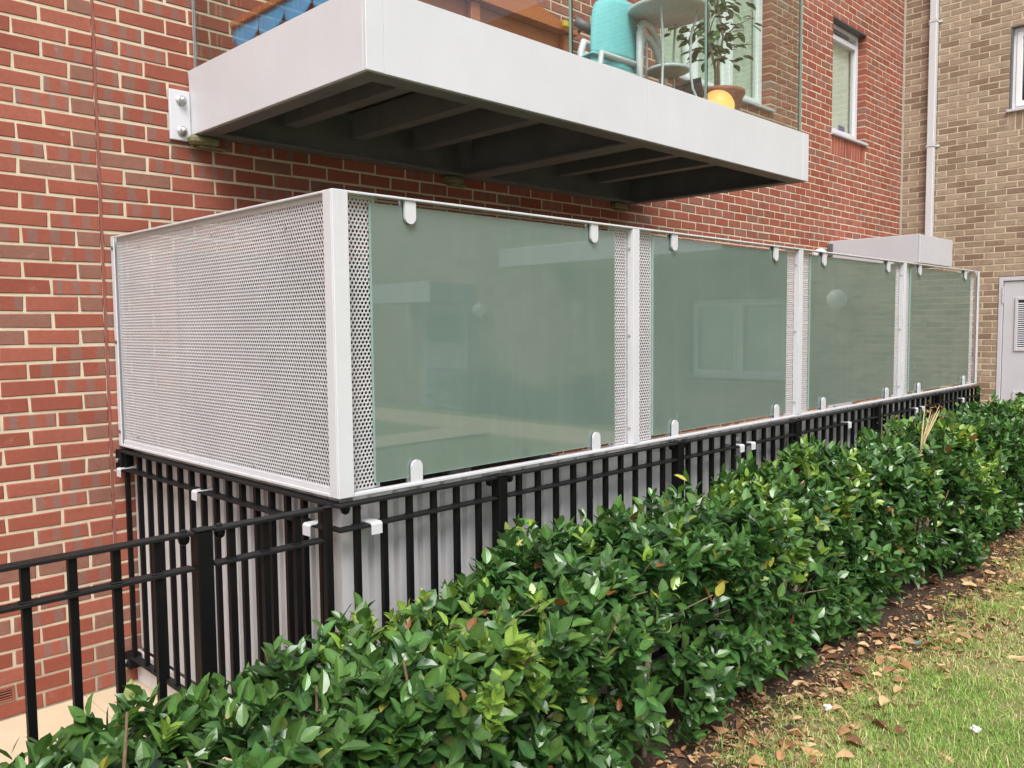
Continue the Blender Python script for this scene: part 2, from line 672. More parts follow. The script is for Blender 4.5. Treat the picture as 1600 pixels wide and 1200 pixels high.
def grid(xs, ys, zf):
    X, Y = np.meshgrid(xs, ys, indexing='ij')
    Z = zf(X, Y)
    V = np.c_[X.ravel(), Y.ravel(), Z.ravel()]
    nx, ny = len(xs), len(ys)
    i, j = np.meshgrid(np.arange(nx - 1), np.arange(ny - 1), indexing='ij')
    a = (i * ny + j).ravel()
    F = np.c_[a, a + ny, a + ny + 1, a + 1]
    return V, F


kind(MB().box(-150, 150, -150, 150, -0.40, -0.06).build('ground', M['concrete']), 'structure')
V, F = grid(np.linspace(-12, 9.3, 260), np.concatenate([np.linspace(-24, -6, 60)[:-1], np.linspace(-6, LAWN_Y, 110)]),
            lambda x, y: GZ - 0.012 + hnoise(x, y) * np.clip((-y - 1.9) * 3, 0, 1))
kind(link('lawn', np_mesh('lawn', V, F, M['lawn'], smooth=True)), 'structure')


def soil_edge(x):
    return -2.65 - 0.05 * np.sin(2.1 * x + 0.4) - 0.035 * np.sin(5.7 * x + 2) - 0.02 * np.sin(13 * x) - 0.02 * np.clip(x - 3, 0, 3)


def soil_z(x, y):
    e = np.clip((y - soil_edge(x)) / 0.22, -1, 1)
    f = 0.006 * np.sin(31 * x + 19 * y) + 0.005 * np.sin(47 * y - 29 * x) + 0.004 * np.sin(83 * x + 61 * y)
    return GZ - 0.012 + hnoise(x, y) * np.clip((-y - 1.9) * 3, 0, 1) + 0.02 * e + f


V, F = grid(np.linspace(-3, 9.6, 630), np.linspace(-3.1, LAWN_Y, 58), soil_z)
kind(link('soil_bed', np_mesh('soil_bed', V, F, M['soil'], smooth=True)), 'structure')
kind(MB().box(-12, 9.3, LAWN_Y + 0.002, LAWN_Y + 0.05, -0.05, GZ - 0.02).build('kerb', M['concrete']), 'structure')
# path along the beige wing (seen in the panes)
ph = MB()
ph.box(7.15, 8.45, -24, -3.0, -0.03, GZ + 0.025)
ph.box(2.0, 7.147, -9.4, -8.5, -0.03, GZ + 0.025)
kind(ph.build('path', M['paving']), 'structure')
# patio paving in slabs
pav = kind(MB().box(-12, 10.0, -1.9, 0.0, -0.058, -0.012).build('patio', M['concrete']), 'structure')
slab_me = MB().box(-0.299, 0.299, -0.224, 0.224, -0.030, 0.0, 0.002).mesh('paving_slab', M['paving'])
for i in range(-9, 16):
    for j in range(4):
        s = link('paving_slab', slab_me, pav, (i * 0.6 + 0.25 + (0.3 if j % 2 else 0), -0.226 - j * 0.45, random.uniform(-0.001, 0.001)))

# ------------------------------------------------------------------ brick walls
BL, BH, JN = 0.225, 0.075, 0.012
XE = 10.02
TOP = 7.5


def brick_arrays(u0, u1, z0, z1, depth, jit, rnd):
    """local brick box with jittered chamfered front; u along wall, front at w=0 (w grows into wall)"""
    c = 0.0036
    j = lambda: rnd.uniform(-jit, jit)
    fr = []
    o = []
    for (su, sz) in ((0, 0), (1, 0), (1, 1), (0, 1)):
        u = (u0, u1)[su] + j()
        z = (z0, z1)[sz] + j()
        w = rnd.uniform(0, 0.0012)
        fr.append((u + (c if su == 0 else -c), w, z + (c if sz == 0 else -c)))
        o.append((u, w + c, z))
    bk = [(u0, depth, z0), (u1, depth, z0), (u1, depth, z1), (u0, depth, z1)]
    v = fr + o + bk
    f = [(0, 1, 2, 3)]
    for k in range(4):
        k2 = (k + 1) % 4
        f.append((k + 4, k2 + 4, k2, k))
        f.append((k + 8, k2 + 8, k2 + 4, k + 4))
    return v, f


def wall_bricks(uA, uB, zB, phase_even, phase_odd, openings, cuts=(), soldiers=(), skip=()):
    """list of (u0,u1,z0,z1,row,end) bricks; rows counted from the top as measured in the photo: row k spans z=(42-k-1..42-k)*.075"""
    out = []
    k0 = int(42 - zB / BH)
    for k in range(k0, 42):
        za, zb = (41 - k) * BH, (42 - k) * BH
        p = phase_odd if k % 2 else phase_even
        n0 = math.floor((uA - p) / BL)
        e = []
        u = p + n0 * BL
        while u < uB:
            e.append((max(u, uA), min(u + BL, uB)))
            u += BL
        for (a, b) in e:
            segs = [(a + JN / 2, b - JN / 2, False)]
            for c in cuts:
                ns = []
                for (s, t, en) in segs:
                    if s < c - 0.007 and t > c + 0.007:
                        ns += [(s, c - 0.0075, en), (c + 0.0075, t, en)]
                    elif s < c + 0.007 < t:
                        ns.append((c + 0.0075, t, en))
                    elif s < c - 0.007 < t:
                        ns.append((s, c - 0.0075, en))
                    else:
                        ns.append((s, t, en))
                segs = ns
            for (o0, o1, oz0, oz1) in openings:
                if zb - 0.01 > oz0 and za + 0.01 < oz1:
                    ns = []
                    for (s, t, en) in segs:
                        if t <= o0 or s >= o1:
                            ns.append((s, t, en))
                        else:
                            if s < o0 - 0.02:
                                ns.append((s, o0, True))
                            if t > o1 + 0.02:
                                ns.append((o1, t, True))
                    # a brick that ends within a joint of the jamb is the jamb's own
                    segs = []
                    for (s, t, en) in ns:
                        if 0 <= o0 - t < 0.034:
                            t, en = o0, True
                        if 0 <= s - o1 < 0.034:
                            s, en = o1, True
                        segs.append((s, t, en))
            for (s0, s1, sz0, sz1) in list(soldiers) + list(skip):
                if zb - 0.01 > sz0 and za + 0.01 < sz1:
                    ns = []
                    for (s, t, en) in segs:
                        if t <= s0 or s >= s1:
                            ns.append((s, t, en))
                        else:
                            if s < s0 - 0.03:
                                ns.append((s, s0 - 0.008, en))
                            if t > s1 + 0.03:
                                ns.append((s1 + 0.008, t, en))
                    segs = ns
            for (s, t, en) in segs:
                if t - s > 0.02:
                    out.append((s, t, za + JN / 2, zb - JN / 2, k, en))
    for (s0, s1, sz0, sz1) in soldiers:
        n = int(round((s1 - s0) / BH))
        st = (s1 - s0) / n
        for i in range(n):
            out.append((s0 + i * st + 0.004, s0 + (i + 1) * st - 0.006, sz0 + 0.004, sz1 - 0.006, -1, False))
    return out


def build_bricks(root, bricks, mat, axis, off, visible, brown=None, nvar=30):
    """the 300 that show largest become parts, the rest one stuff part. axis 'x': wall plane y=off facing -Y; axis 'y': plane x=off facing -X (u=-y)"""
    rnd = random.Random(3)

    def W(u, w_, z):
        return (u, off + w_, z) if axis == 'x' else (off + w_, -u, z)
    scored = []
    for i, b in enumerate(bricks):
        cu, cz = (b[0] + b[1]) / 2, (b[2] + b[3]) / 2
        pa, pb = project(W(b[0], 0, b[2])), project(W(b[1], 0, b[3]))
        s = 0
        if pa and pb:
            cx, cy = (pa[0] + pb[0]) / 2, (pa[1] + pb[1]) / 2
            if 0 < cx < 1600 and 0 < cy < 1200 and visible(cx, cy):
                s = abs(pa[0] - pb[0]) * abs(pa[1] - pb[1])
        scored.append((s, i))
    scored.sort(reverse=True)
    own = {i for s, i in scored[:300] if s > 0}
    cache = {}
    V, F, C = [], [], []
    off_l = Vector(root.location)
    for i, b in enumerate(bricks):
        dep = 0.10 if b[5] else 0.03
        r = [rnd.random(), rnd.random(), rnd.random()]
        if brown and brown(b):
            r[0] = 0.94 + 0.06 * rnd.random()
        if b[4] == -1:
            r[0] = rnd.random() * 0.45
        L, H = b[1] - b[0], b[3] - b[2]
        if i in own:
            tq = int(r[0] * 15)
            key = (round(L, 3), round(H, 3), b[5], tq, rnd.randrange(4))
            if key not in cache:
                v, f = brick_arrays(-L / 2, L / 2, -H / 2, H / 2, dep, 0.0026, rnd)
                v = [Vector(W(*p)) - Vector(W(0, 0, 0)) for p in v]
                if axis == 'y':
                    f = [q[::-1] for q in f]
                rr = [(tq + 0.5) / 15, rnd.random(), rnd.random()]
                if brown and brown(b):
                    rr[0] = 0.97
                me = bpy.data.meshes.new('brick')
                me.from_pydata(v, [], [q[::-1] for q in f] if False else f)
                a = me.attributes.new('rnd', 'FLOAT_COLOR', 'POINT')
                a.data.foreach_set('color', np.tile(np.array(rr + [1.0], dtype=np.float32), len(v)))
                me.materials.append(mat)
                cache[key] = me
            loc = Vector(W((b[0] + b[1]) / 2, rnd.uniform(-0.0012, 0.0008), (b[2] + b[3]) / 2)) - off_l
            link('brick', cache[key], root, loc)
        else:
            v, f = brick_arrays(*b[:4], dep, 0.0026, rnd)
            o = len(V)
            V.extend(Vector(W(*p)) - off_l for p in v)
            F.extend([tuple(k + o for k in q) for q in f])
            C.extend([r + [1.0]] * len(v))
    me = bpy.data.meshes.new('brickwork')
    me.from_pydata(V, [], F)
    a = me.attributes.new('rnd', 'FLOAT_COLOR', 'POINT')
    a.data.foreach_set('color', np.array(C, dtype=np.float32).ravel())
    me.materials.append(mat)
    kind(link('brickwork', me, root), 'stuff')


def wall_slab(root, uA, uB, z0, z1, openings, mat, axis, off, rec=0.0045, depth=0.22):
    us = sorted({uA, uB, *[q for o in openings for q in (o[0] - 0.004, o[1] + 0.004)]})
    zs = sorted({z0, z1, *[q for o in openings for q in (max(o[2] - 0.004, z0), o[3] + 0.004)]})
    mb = MB()

    def W(u, w_, z):
        return (u, off + w_, z) if axis == 'x' else (off + w_, -u, z)

    def quad(a, b, c, d):
        mb.add([W(*a), W(*b), W(*c), W(*d)], [(0, 1, 2, 3)])
    for i in range(len(us) - 1):
        for j in range(len(zs) - 1):
            cu, cz = (us[i] + us[i + 1]) / 2, (zs[j] + zs[j + 1]) / 2
            if any(o[0] - .004 < cu < o[1] + .004 and o[2] - .004 < cz < o[3] + .004 for o in openings):
                continue
            quad((us[i], rec, zs[j]), (us[i + 1], rec, zs[j]), (us[i + 1], rec, zs[j + 1]), (us[i], rec, zs[j + 1]))
    for (a, b, c, d) in openings:
        a, b, c, d = a - .004, b + .004, max(c - .004, z0), d + .004
        quad((a, rec, c), (a, depth, c), (a, depth, d), (a, rec, d))
        quad((b, rec, c), (b, rec, d), (b, depth, d), (b, depth, c))
        quad((a, rec, d), (a, depth, d), (b, depth, d), (b, rec, d))
        quad((a, rec, c), (b, rec, c), (b, depth, c), (a, depth, c))
    quad((uA, rec, z1), (uB, rec, z1), (uB, 3.0, z1), (uA, 3.0, z1))
    quad((uA, 3.0, z0), (uB, 3.0, z0), (uB, 3.0, z1), (uA, 3.0, z1))
    quad((uA, rec, z0), (uA, 3.0, z0), (uA, 3.0, z1), (uA, rec, z1))
    quad((uB, rec, z0), (uB, 3.0, z0), (uB, 3.0, z1), (uB, rec, z1))
    mb.build('wall', mat, root)
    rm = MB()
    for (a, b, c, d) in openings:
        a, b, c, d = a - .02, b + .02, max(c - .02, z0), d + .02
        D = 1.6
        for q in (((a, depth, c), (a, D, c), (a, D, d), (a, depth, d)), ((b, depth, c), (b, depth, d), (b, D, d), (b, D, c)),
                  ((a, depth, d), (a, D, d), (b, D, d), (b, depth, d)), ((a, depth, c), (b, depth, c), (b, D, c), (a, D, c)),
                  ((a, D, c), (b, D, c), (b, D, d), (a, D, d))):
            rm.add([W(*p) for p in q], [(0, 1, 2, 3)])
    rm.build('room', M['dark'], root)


def bar4(mb, W, u0, u1, z0, z1, w0, w1, t, b=0.004):
    """rectangular frame of four bars"""
    for (a, c, d, e) in ((u0, u0 + t, z0, z1), (u1 - t, u1, z0, z1), (u0 + t, u1 - t, z1 - t, z1), (u0 + t, u1 - t, z0, z0 + t)):
        p, q = W(a, w0, d), W(c, w1, e)
        mb.box(p[0], q[0], p[1], q[1], p[2], q[2], b)


# ---- red brick building
red = thing('brick_building', 'red brick building with cream mortar and a steel balcony on its wall', 'building', (2.0, 0.0, 0.0))
O1 = (7.93, 8.835, 3.825, 5.10)
O2 = (4.62, 6.52, 3.825, 5.55)
O3 = (1.25, 3.09, 2.975, 5.10)
O4 = (7.95, 8.85, 0.0, 2.175)
O5 = (0.45, 3.32, 0.0, 2.10)
reds = wall_bricks(-4.0, XE - 0.012, TOP, 0.1125, 0.0, [O1, O2, O3, O4, O5], cuts=(0.1125,), soldiers=[(7.93, 8.86, 3.60, 3.825)],
                   skip=[(4.175, 4.3825, 2.63, 2.695), (-0.5575, -0.3425, 0.08, 0.145)])
wall_slab(red, -4.0, XE, -0.06, TOP, [O1, O2, O3, O4, O5], M['mortar'], 'x', 0.0)


def vis_red(x, y):
    if x < 172 + y * 0.03:
        return True
    if y < 290 and x < 560:
        return not (x > 290 and y > 130 and y < 240)
    return y < 372


build_bricks(red, reds, M['red'], 'x', 0.0, vis_red,
             brown=lambda b: (b[4] % 2 == 1) and b[0] < 0.12 and b[1] > 0.01 and b[1] < 0.24 and (b[4] * 7919) % 10 < 8)
WX = lambda u, w_, z: (u, w_, z)
MB().box(0.1065, 0.1185, -0.0005, 0.02, 0.0, TOP).build('expansion_joint', M['mastic'], red)
for (a, b, c, d) in ((4.177, 4.3805, 2.63, 2.695), (-0.5575, -0.3425, 0.08, 0.145)):
    ab = MB()
    bar4(ab, WX, a, b, c, d, -0.004, 0.03, 0.009, 0.002)
    abo = ab.build('air_brick', M['terra'], red)
    MB().box(a + .01, b - .01, 0.0022, 0.0035, c + .008, d - .008).build('recess', M['dark'], abo)  # flush dark plate, its colour stands in for shade inside the slots
    for k in range(4):
        MB().box(a + .009, b - .009, -0.0025, 0.0018, c + .0135 + k * .0117, c + .0185 + k * .0117, .001).build('slat', M['terra'], abo)


def window(root, W, u0, u1, z0, z1, w0, fm, vent=False, mull=(), blind=None, sill=True, sash=0.055):
    f = MB()
    bar4(f, W, u0 + 0.004, u1 - 0.004, z0 + 0.004, z1 - 0.004, w0, w0 + 0.07, 0.05)
    fo = f.build('window', fm, root)
    edges = [u0 + 0.05] + list(mull) + [u1 - 0.05]
    for i in range(len(edges) - 1):
        a, b = edges[i] + (0.002 if i == 0 else 0.03), edges[i + 1] - (0.002 if i == len(edges) - 2 else 0.03)
        s = MB()
        bar4(s, W, a, b, z0 + 0.055, z1 - 0.056 - (0.07 if vent else 0), w0 - 0.012, w0 + 0.05, sash)
        s.build('sash', fm, fo)
        p, q = W(a + sash - .006, w0 + 0.015, z0 + 0.1), W(b - sash + .006, w0 + 0.021, z1 - 0.1 - (0.07 if vent else 0))
        MB().box(p[0], q[0], p[1], q[1], p[2], q[2]).build('pane', M['window'], fo)
    for mu in mull:
        p, q = W(mu - 0.03, w0 + 0.002, z0 + 0.05), W(mu + 0.03, w0 + 0.066, z1 - 0.05)
        MB().box(p[0], q[0], p[1], q[1], p[2], q[2], .004).build('mullion', fm, fo)
    if vent:
        p, q = W(u0 + 0.16, w0 - 0.012, z1 - 0.105), W(u1 - 0.30, w0 + 0.004, z1 - 0.07)
        MB().box(p[0], q[0], p[1], q[1], p[2], q[2], .003).build('trickle_vent', M['dkgrey'], fo)
    if blind:
        p, q = W(u0 + 0.05, w0 + 0.072, z0 + blind[0]), W(u1 - 0.05, w0 + 0.076, z1 - 0.05)
        MB().box(p[0], q[0], p[1], q[1], p[2], q[2]).build('blind', M['blind'], fo)
    if sill:
        p, q = W(u0 - 0.02, -0.035, z0 - 0.012), W(u1 + 0.03, w0 + 0.02, z0 + 0.018)
        MB().box(p[0], q[0], p[1], q[1], p[2], q[2], .004).build('sill', M['grey'], fo)
    p, q = W(u0 - 0.003, 0.0015, z1 - 0.006), W(u1 + 0.003, w0, z1 + 0.0035)
    MB().box(p[0], q[0], p[1], q[1], p[2], q[2]).build('lintel', M['dkgrey'], fo)
    return fo


wr = window(red, WX, *O1, 0.095, M['frame'], vent=True, blind=(0.05,))
MB().box(8.47, 8.62, 0.150, 0.163, 3.93, 4.03, .004).build('ornament', paint('purple', (0.20, 0.11, 0.42)), wr)
window(red, WX, *O2, 0.095, M['wframe'], mull=(5.25, 5.85), blind=(0.03,))
window(red, WX, *O3, 0.095, M['frame'], mull=(2.2,), sill=False)
window(red, WX, *O5, 0.095, M['dkgrey'], mull=(1.52, 2.42), sill=False)
dr = MB().box(7.96, 8.84, 0.09, 0.13, 0.02, 2.16, .004).build('door', M['grey'], red)
MB().tube([(8.72, 0.05, 0.95), (8.72, 0.05, 1.25)], 0.012).build('handle', M['zinc'], dr)
MB().box(8.2, 8.6, 0.084, 0.0899, 1.2, 1.9).build('pane', M['window'], dr)
world0()
tag(MB().box(XE - 0.013, XE - 0.003, -0.010, 0.006, 0.0, TOP).build('corner_sealant', M['greymastic']),
    'grey sealant strip in the corner where red brick meets buff brick', 'sealant strip')

# ---- beige brick building (u = -y)
bei = thing('brick_building', 'buff brick wing at right with a grey door and one window', 'building', (XE, -2.0, 0.0))
B1 = (1.215, 2.34, 4.20, 5.175)
B2 = (1.165, 2.20, 0.0, 2.25)
B3 = (5.24, 6.86, 0.90, 2.10)
B4 = (12.05, 13.60, 0.0, 2.175)
beis = wall_bricks(0.012, 16.0, TOP, 0.095, 0.2075, [B1, B2, B3, B4], soldiers=[(1.215, 2.34, 3.975, 4.20)])
wall_slab(bei, 0.0, 16.0, -0.06, TOP, [B1, B2, B3, B4], M['mortar_b'], 'y', XE)
build_bricks(bei, beis, M['beige'], 'y', XE, lambda x, y: not (x < 1530 and y > 365))
WY = lambda u, w_, z: (XE + w_, -u, z)
wb = window(bei, WY, *B1, 0.07, M['wframe'], sash=0.06)
MB().box(XE + 0.004, XE + 0.075, -1.2335, -1.2185, 4.20, 5.16).build('frame_packer', M['dkgrey'], wb)
window(bei, WY, *B3, 0.07, M['wframe'], mull=(6.05,), blind=(0.1,))


def louvre_door(root, u0, u1, z0, z1):
    fr = MB()
    for (a, b, c, d) in ((u0 + .003, u0 + .05, z0, z1 - .003), (u1 - .05, u1 - .003, z0, z1 - .003), (u0 + .05, u1 - .05, z1 - .05, z1 - .003)):
        fr.box(XE - 0.006, XE + 0.10, -b, -a, c, d, .004)
    d0 = fr.build('door', M['grey'], root)
    a, b, t = u0 + .056, u1 - .056, z1 - .056
    MB().box(XE + 0.012, XE + 0.055, -b, -a, z0 + .02, t, .003).build('leaf', M['grey'], d0)
    MB().box(XE + 0.057, XE + 0.06, -u1 + .02, -u0 - .02, z0, z1).build('gap', M['dark'], d0)
    for (p, q) in ((1.36, 2.0), (0.30, 0.88)):
        f = MB()
        bar4(f, lambda u, w_, z: (XE + w_, -u, z), a + .125, b - .125, p, q, -0.004, 0.0115, .032, .003)
        f.build('louvre_frame', M['grey'], d0)
        n = int((q - p - .07) / .025)
        MB().box(XE + 0.0085, XE + 0.0115, -b + .158, -a - .158, p + .033, q - .033).build('louvre_back', M['dark'], d0)
        sm = MB()
        sm.prism([(-0.001, -0.007), (0.007, 0.002), (0.007, 0.006), (-0.001, -0.003)], 1, -(b - a - .314) / 2, (b - a - .314) / 2)
        me = sm.mesh('slat', M['grey'], org=(0, 0, 0))
        for k in range(n):
            link('slat', me, d0, Vector((XE, -(a + b) / 2, p + .042 + k * .025)) - root.location)
    for z in (1.98, 2.08, 0.45, 0.55):
        MB().tube([(XE - .008, -a + .006, z - .045), (XE - .008, -a + .006, z + .045)], .010).build('hinge', M['grey'], d0)
    MB().tube([(XE - .03, -b + .07, 1.02), (XE - .03, -b + .07, 1.18)], .009).build('handle', M['zinc'], d0)


louvre_door(bei, *B2)
louvre_door(bei, 12.05, 13.60, 0.0, 2.17)
world0()

# downpipe
dp = thing('downpipe', 'square pale grey downpipe running down the buff brick wall to the entrance canopy', 'downpipe', (XE - .05, -.37, 2.66))
MB().box(XE - 0.095, XE - 0.018, -0.413, -0.333, 2.66, 3.93, .006).build('pipe', M['white'], dp)
MB().box(XE - 0.097, XE - 0.016, -0.415, -0.331, 3.934, 5.45, .006).build('pipe', M['white'], dp)
MB().box(XE - 0.095, XE - 0.018, -0.413, -0.333, 5.454, TOP, .006).build('pipe', M['white'], dp)
for z in (3.92, 5.44):
    b = MB()
    b.box(XE - 0.103, XE - 0.010, -0.421, -0.325, z - .012, z + .012, .003)
    b.box(XE - 0.016, XE + 0.003, -0.455, -0.29, z - .012, z + .012, .003)
    b.build('bracket', M['white'], dp)


def canopy(x0, x1, y0, y1, z0, z1, label, loc):
    t = thing('entrance_canopy', label, 'canopy', loc)
    MB().box(x0, x0 + .02, y0 + .022, y1 - .006, z0, z1, .003).build('side_panel', M['grey'], t)
    MB().box(x1 - .02, x1, y0 + .022, y1 - .006, z0, z1, .003).build('side_panel', M['grey'], t)
    MB().box(x0, x1, y0, y0 + .02, z0, z1, .003).build('front_panel', M['grey'], t)
    MB().box(x0 + .022, x1 - .022, y0 + .022, y1 - .006, z1 - .05, z1 - .03).build('roof_sheet', M['grey'], t)
    MB().box(x0 + .022, x1 - .022, y0 + .022, y1 - .006, z0 + .01, z0 + .03).build('soffit', M['dkgrey'], t)
    return t


cn = canopy(7.885, 8.905, -0.98, 0.0, 2.335, 2.63, 'pale grey box canopy on the red brick beyond the end of the privacy screen', (8.4, -0.01, 2.33))
MB().box(7.86, 7.885, -0.06, -0.004, 2.46, 2.60, .006).build('flashing', M['dkgrey'], cn)
c2 = thing('entrance_canopy', 'grey box canopy over the far door of the buff wing, mirrored in the first pane', 'canopy', (XE, -13, 2.2))
MB().box(9.0, XE - .01, -14.0, -12.0, 2.2, 2.585, .006).build('box_panel', M['grey'], c2)
b2 = thing('balcony', 'pale balcony on the buff wing, seen mirrored at the top of the panes', 'balcony', (XE, -7.5, 2.7))
MB().box(8.6, XE - .01, -9.7, -5.45, 2.70, 3.0, .01).build('fascia', M['fascia'], b2)
MB().box(8.63, 8.64, -9.68, -5.47, 3.0, 4.0).build('glass_pane', M['glass'], b2)
world0()
for (y, lb) in ((-4.45, 'nearest'), (-9.01, 'middle'), (-11.56, 'farthest')):
    t = thing('wall_light', 'round opal wall light on the buff wing, %s of three mirrored in the panes' % lb, 'wall light', (XE, y, 2.04))
    MB().sphere((XE - .150, y, 2.04), .132, 24, 14).build('globe', M['globe'], t, True)
    MB().lathe((XE - .01, y, 2.04), [(.0005, -.004), (.10, -.004), (.10, .006)], 20, 'x').build('base', M['white'], t)
t = thing('wall_light', 'white dome wall light on the red brick beside the box canopy', 'wall light', (7.50, 0, 2.43))
MB().sphere((7.50, -0.085, 2.45), .075).build('globe', M['globe'], t, True)
MB().box(7.465, 7.535, -0.05, -0.002, 2.40, 2.50, .008).build('base', M['white'], t)

# ------------------------------------------------------------------ balcony
bal = thing('balcony', 'pale grey steel balcony with glass balustrade on the red brick wall', 'balcony', (2.38, 0.0, 2.68))
bx0, bx1, by, bz0, bz1 = 0.553, 4.204, -1.502, 2.682, 2.998
MB().box(bx0, bx0 + .082, by, by + .02, bz0, bz1, .002).build('corner_panel', M['fascia'], bal)
MB().box(bx0 + .0835, 2.3395, by + .0015, by + .02, bz0, bz1, .0015).build('fascia_panel', M['fascia'], bal)
MB().box(2.3425, bx1 - .084, by + .0015, by + .02, bz0, bz1, .0015).build('fascia_panel', M['fascia'], bal)
MB().box(bx1 - .082, bx1, by, by + .02, bz0, bz1, .002).build('corner_panel', M['fascia'], bal)
MB().box(bx0, bx0 + .02, by + .0215, -0.008, bz0, bz1, .002).build('side_panel', M['fascia'], bal)
MB().box(bx1 - .02, bx1, by + .0215, -0.008, bz0, bz1, .002).build('side_panel', M['fascia'], bal)


def ibeam(mb, axis, c, lo, hi, z0, z1, fw, t=0.012):
    for (a, b, p, q) in ((c - fw / 2, c + fw / 2, z0, z0 + t), (c - fw / 2, c + fw / 2, z1 - t, z1), (c - t / 2, c + t / 2, z0 + t, z1 - t)):
        if axis == 0:
            mb.box(lo, hi, a, b, p, q)
        else:
            mb.box(a, b, lo, hi, p, q)
    return mb


def channel(mb, axis, w0, w1, lo, hi, z0, z1, web, t=0.012):
    a0, a1 = (w0, w0 + t) if web == 0 else (w1 - t, w1)
    for (a, b, p, q) in ((w0, w1, z0, z0 + t), (w0, w1, z1 - t, z1), (a0, a1, z0 + t, z1 - t)):
        if axis == 0:
            mb.box(lo, hi, a, b, p, q)
        else:
            mb.box(a, b, lo, hi, p, q)
    return mb


zl, zh = bz0 - .004, 2.93
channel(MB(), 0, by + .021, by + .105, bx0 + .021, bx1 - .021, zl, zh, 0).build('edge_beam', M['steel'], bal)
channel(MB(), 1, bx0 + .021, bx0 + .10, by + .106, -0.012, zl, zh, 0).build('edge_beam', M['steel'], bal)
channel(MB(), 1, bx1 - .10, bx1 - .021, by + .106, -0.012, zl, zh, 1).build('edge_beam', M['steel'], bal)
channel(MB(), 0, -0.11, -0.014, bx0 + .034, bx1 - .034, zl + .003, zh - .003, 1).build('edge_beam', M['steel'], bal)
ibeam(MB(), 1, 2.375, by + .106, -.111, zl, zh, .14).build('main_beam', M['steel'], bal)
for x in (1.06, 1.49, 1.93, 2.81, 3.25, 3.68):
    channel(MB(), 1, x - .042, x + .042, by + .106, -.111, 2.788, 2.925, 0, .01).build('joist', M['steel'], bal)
for k in range(10):
    MB().box(bx0 + .021, bx1 - .021, by + .024 + k * .147, by + .165 + k * .147, 2.932, 2.965, .003).build('deck_board', M['deck'], bal)
fp = MB().box(.447, .551, -.022, -.003, 2.648, 2.892, .003).build('fixing_plate', M['white'], bal)
for z in (2.842, 2.694):
    MB().lathe((.503, -.022, z), [(.026, 0), (.026, -.006), (.017, -.0065), (.0165, -.028), (.009, -.036), (.0005, -.037)], 16, 'y').build('bolt', M['zinc'], fp, True)
for x in (.62, 2.28, 4.02):
    pk = MB()
    pk.box(x - .09, x + .06, -.075, -.004, 2.635, 2.677, .012)
    pk.box(x - .04, x + .10, -.055, -.004, 2.622, 2.634, .004)
    pk.build('packer', M['mould'], bal)
# glass balustrade
gz0, gz1 = 2.97, 4.08
for (a, b) in ((.60, 1.762), (1.772, 2.957), (2.967, 4.147)):
    g = MB().box(a, b, by + .030, by + .042, gz0, gz1).build('glass_pane', M['glass'], bal)
    for x in (a, b):
        MB().box(x - .0015, x + .0015, by + .0295, by + .0425, gz0, gz1).build('glass_edge', M['edged'] if x == a else M['edge'], g)
g = MB().box(bx0 + .030, bx0 + .042, by + .05, -.012, gz0, gz1).build('glass_pane', M['glass'], bal)
MB().box(bx0 + .0295, bx0 + .0425, -.012, -.009, gz0, gz1).build('glass_edge', M['grey'], g)
g = MB().box(bx1 - .062, bx1 - .050, by + .05, -.012, gz0, gz1).build('glass_pane', M['glass'], bal)
for y in (by + .05, -.012):
    MB().box(bx1 - .0625, bx1 - .0495, y - .0015, y + .0015, gz0, gz1).build('glass_edge', M['edged'], g)
DK = 2.966

# things on the balcony
bn = thing('garden_bench', 'orange stained wooden bench with a curved top rail behind the balcony glass', 'bench', (1.25, -1.2, DK))
ap = [(0.70, 3.02), (1.86, 3.02), (1.86, 3.128), (1.60, 3.128), (0.70, 3.128)]
MB().prism(ap, 1, -1.360, -1.335).build('apron', M['wood'], bn)
tr = [(0.66, 3.131), (1.875, 3.131), (1.875, 3.146), (1.75, 3.172), (1.6, 3.205), (1.45, 3.235), (1.25, 3.262), (1.0, 3.275), (0.66, 3.275)]
MB().prism(tr, 1, -1.42, -1.33).build('top_rail', M['wood'], bn)
for x in (.72, 1.19, 1.80):
    MB().box(x, x + .055, -1.395, -1.3605, DK, 3.130, .004).build('leg', M['wood'], bn)
for x in (.72, 1.80):
    MB().box(x, x + .055, -.42, -.37, DK, 3.115, .004).build('leg', M['wood'], bn)
for k in range(7):
    MB().box(.615, 1.87, -.33 - k * .143 - .135, -.33 - k * .143, 3.138, 3.168, .003).build('slat', M['wood'], bn)
world0()
fb = MB()
nseg = 110
vs, fs = [], []
for i in range(nseg + 1):
    t = i / nseg
    y = -.325 - t * 1.0
    s = (y + .345) / -.222
    ph_ = s - math.floor(s)
    dz = .038 + .085 * math.sin(math.pi * ph_) ** 0.7
    for q in range(5):
        k = q / 4
        vs.append((.632 - .022 * math.sin(math.pi * ph_) * k, y + .012 * math.sin(6 * s) * k, 3.137 - dz * k))
for i in range(nseg):
    for q in range(4):
        a = i * 5 + q
        fs.append((a, a + 1, a + 6, a + 5))
fb.add(vs, fs)
o = fb.build('fabric_valance', M['blue'], None, True)
sm = o.modifiers.new('solid', 'SOLIDIFY')
sm.thickness = .003
tag(o, 'bright blue scalloped fabric hanging from the end of the wooden bench', 'fabric')
o = MB().box(1.735, 1.80, -1.455, -1.435, 3.135, 3.165, .004).build('clip', M['yellow'])
tag(o, 'small yellow clip at the joint of the balcony glass', 'clip')


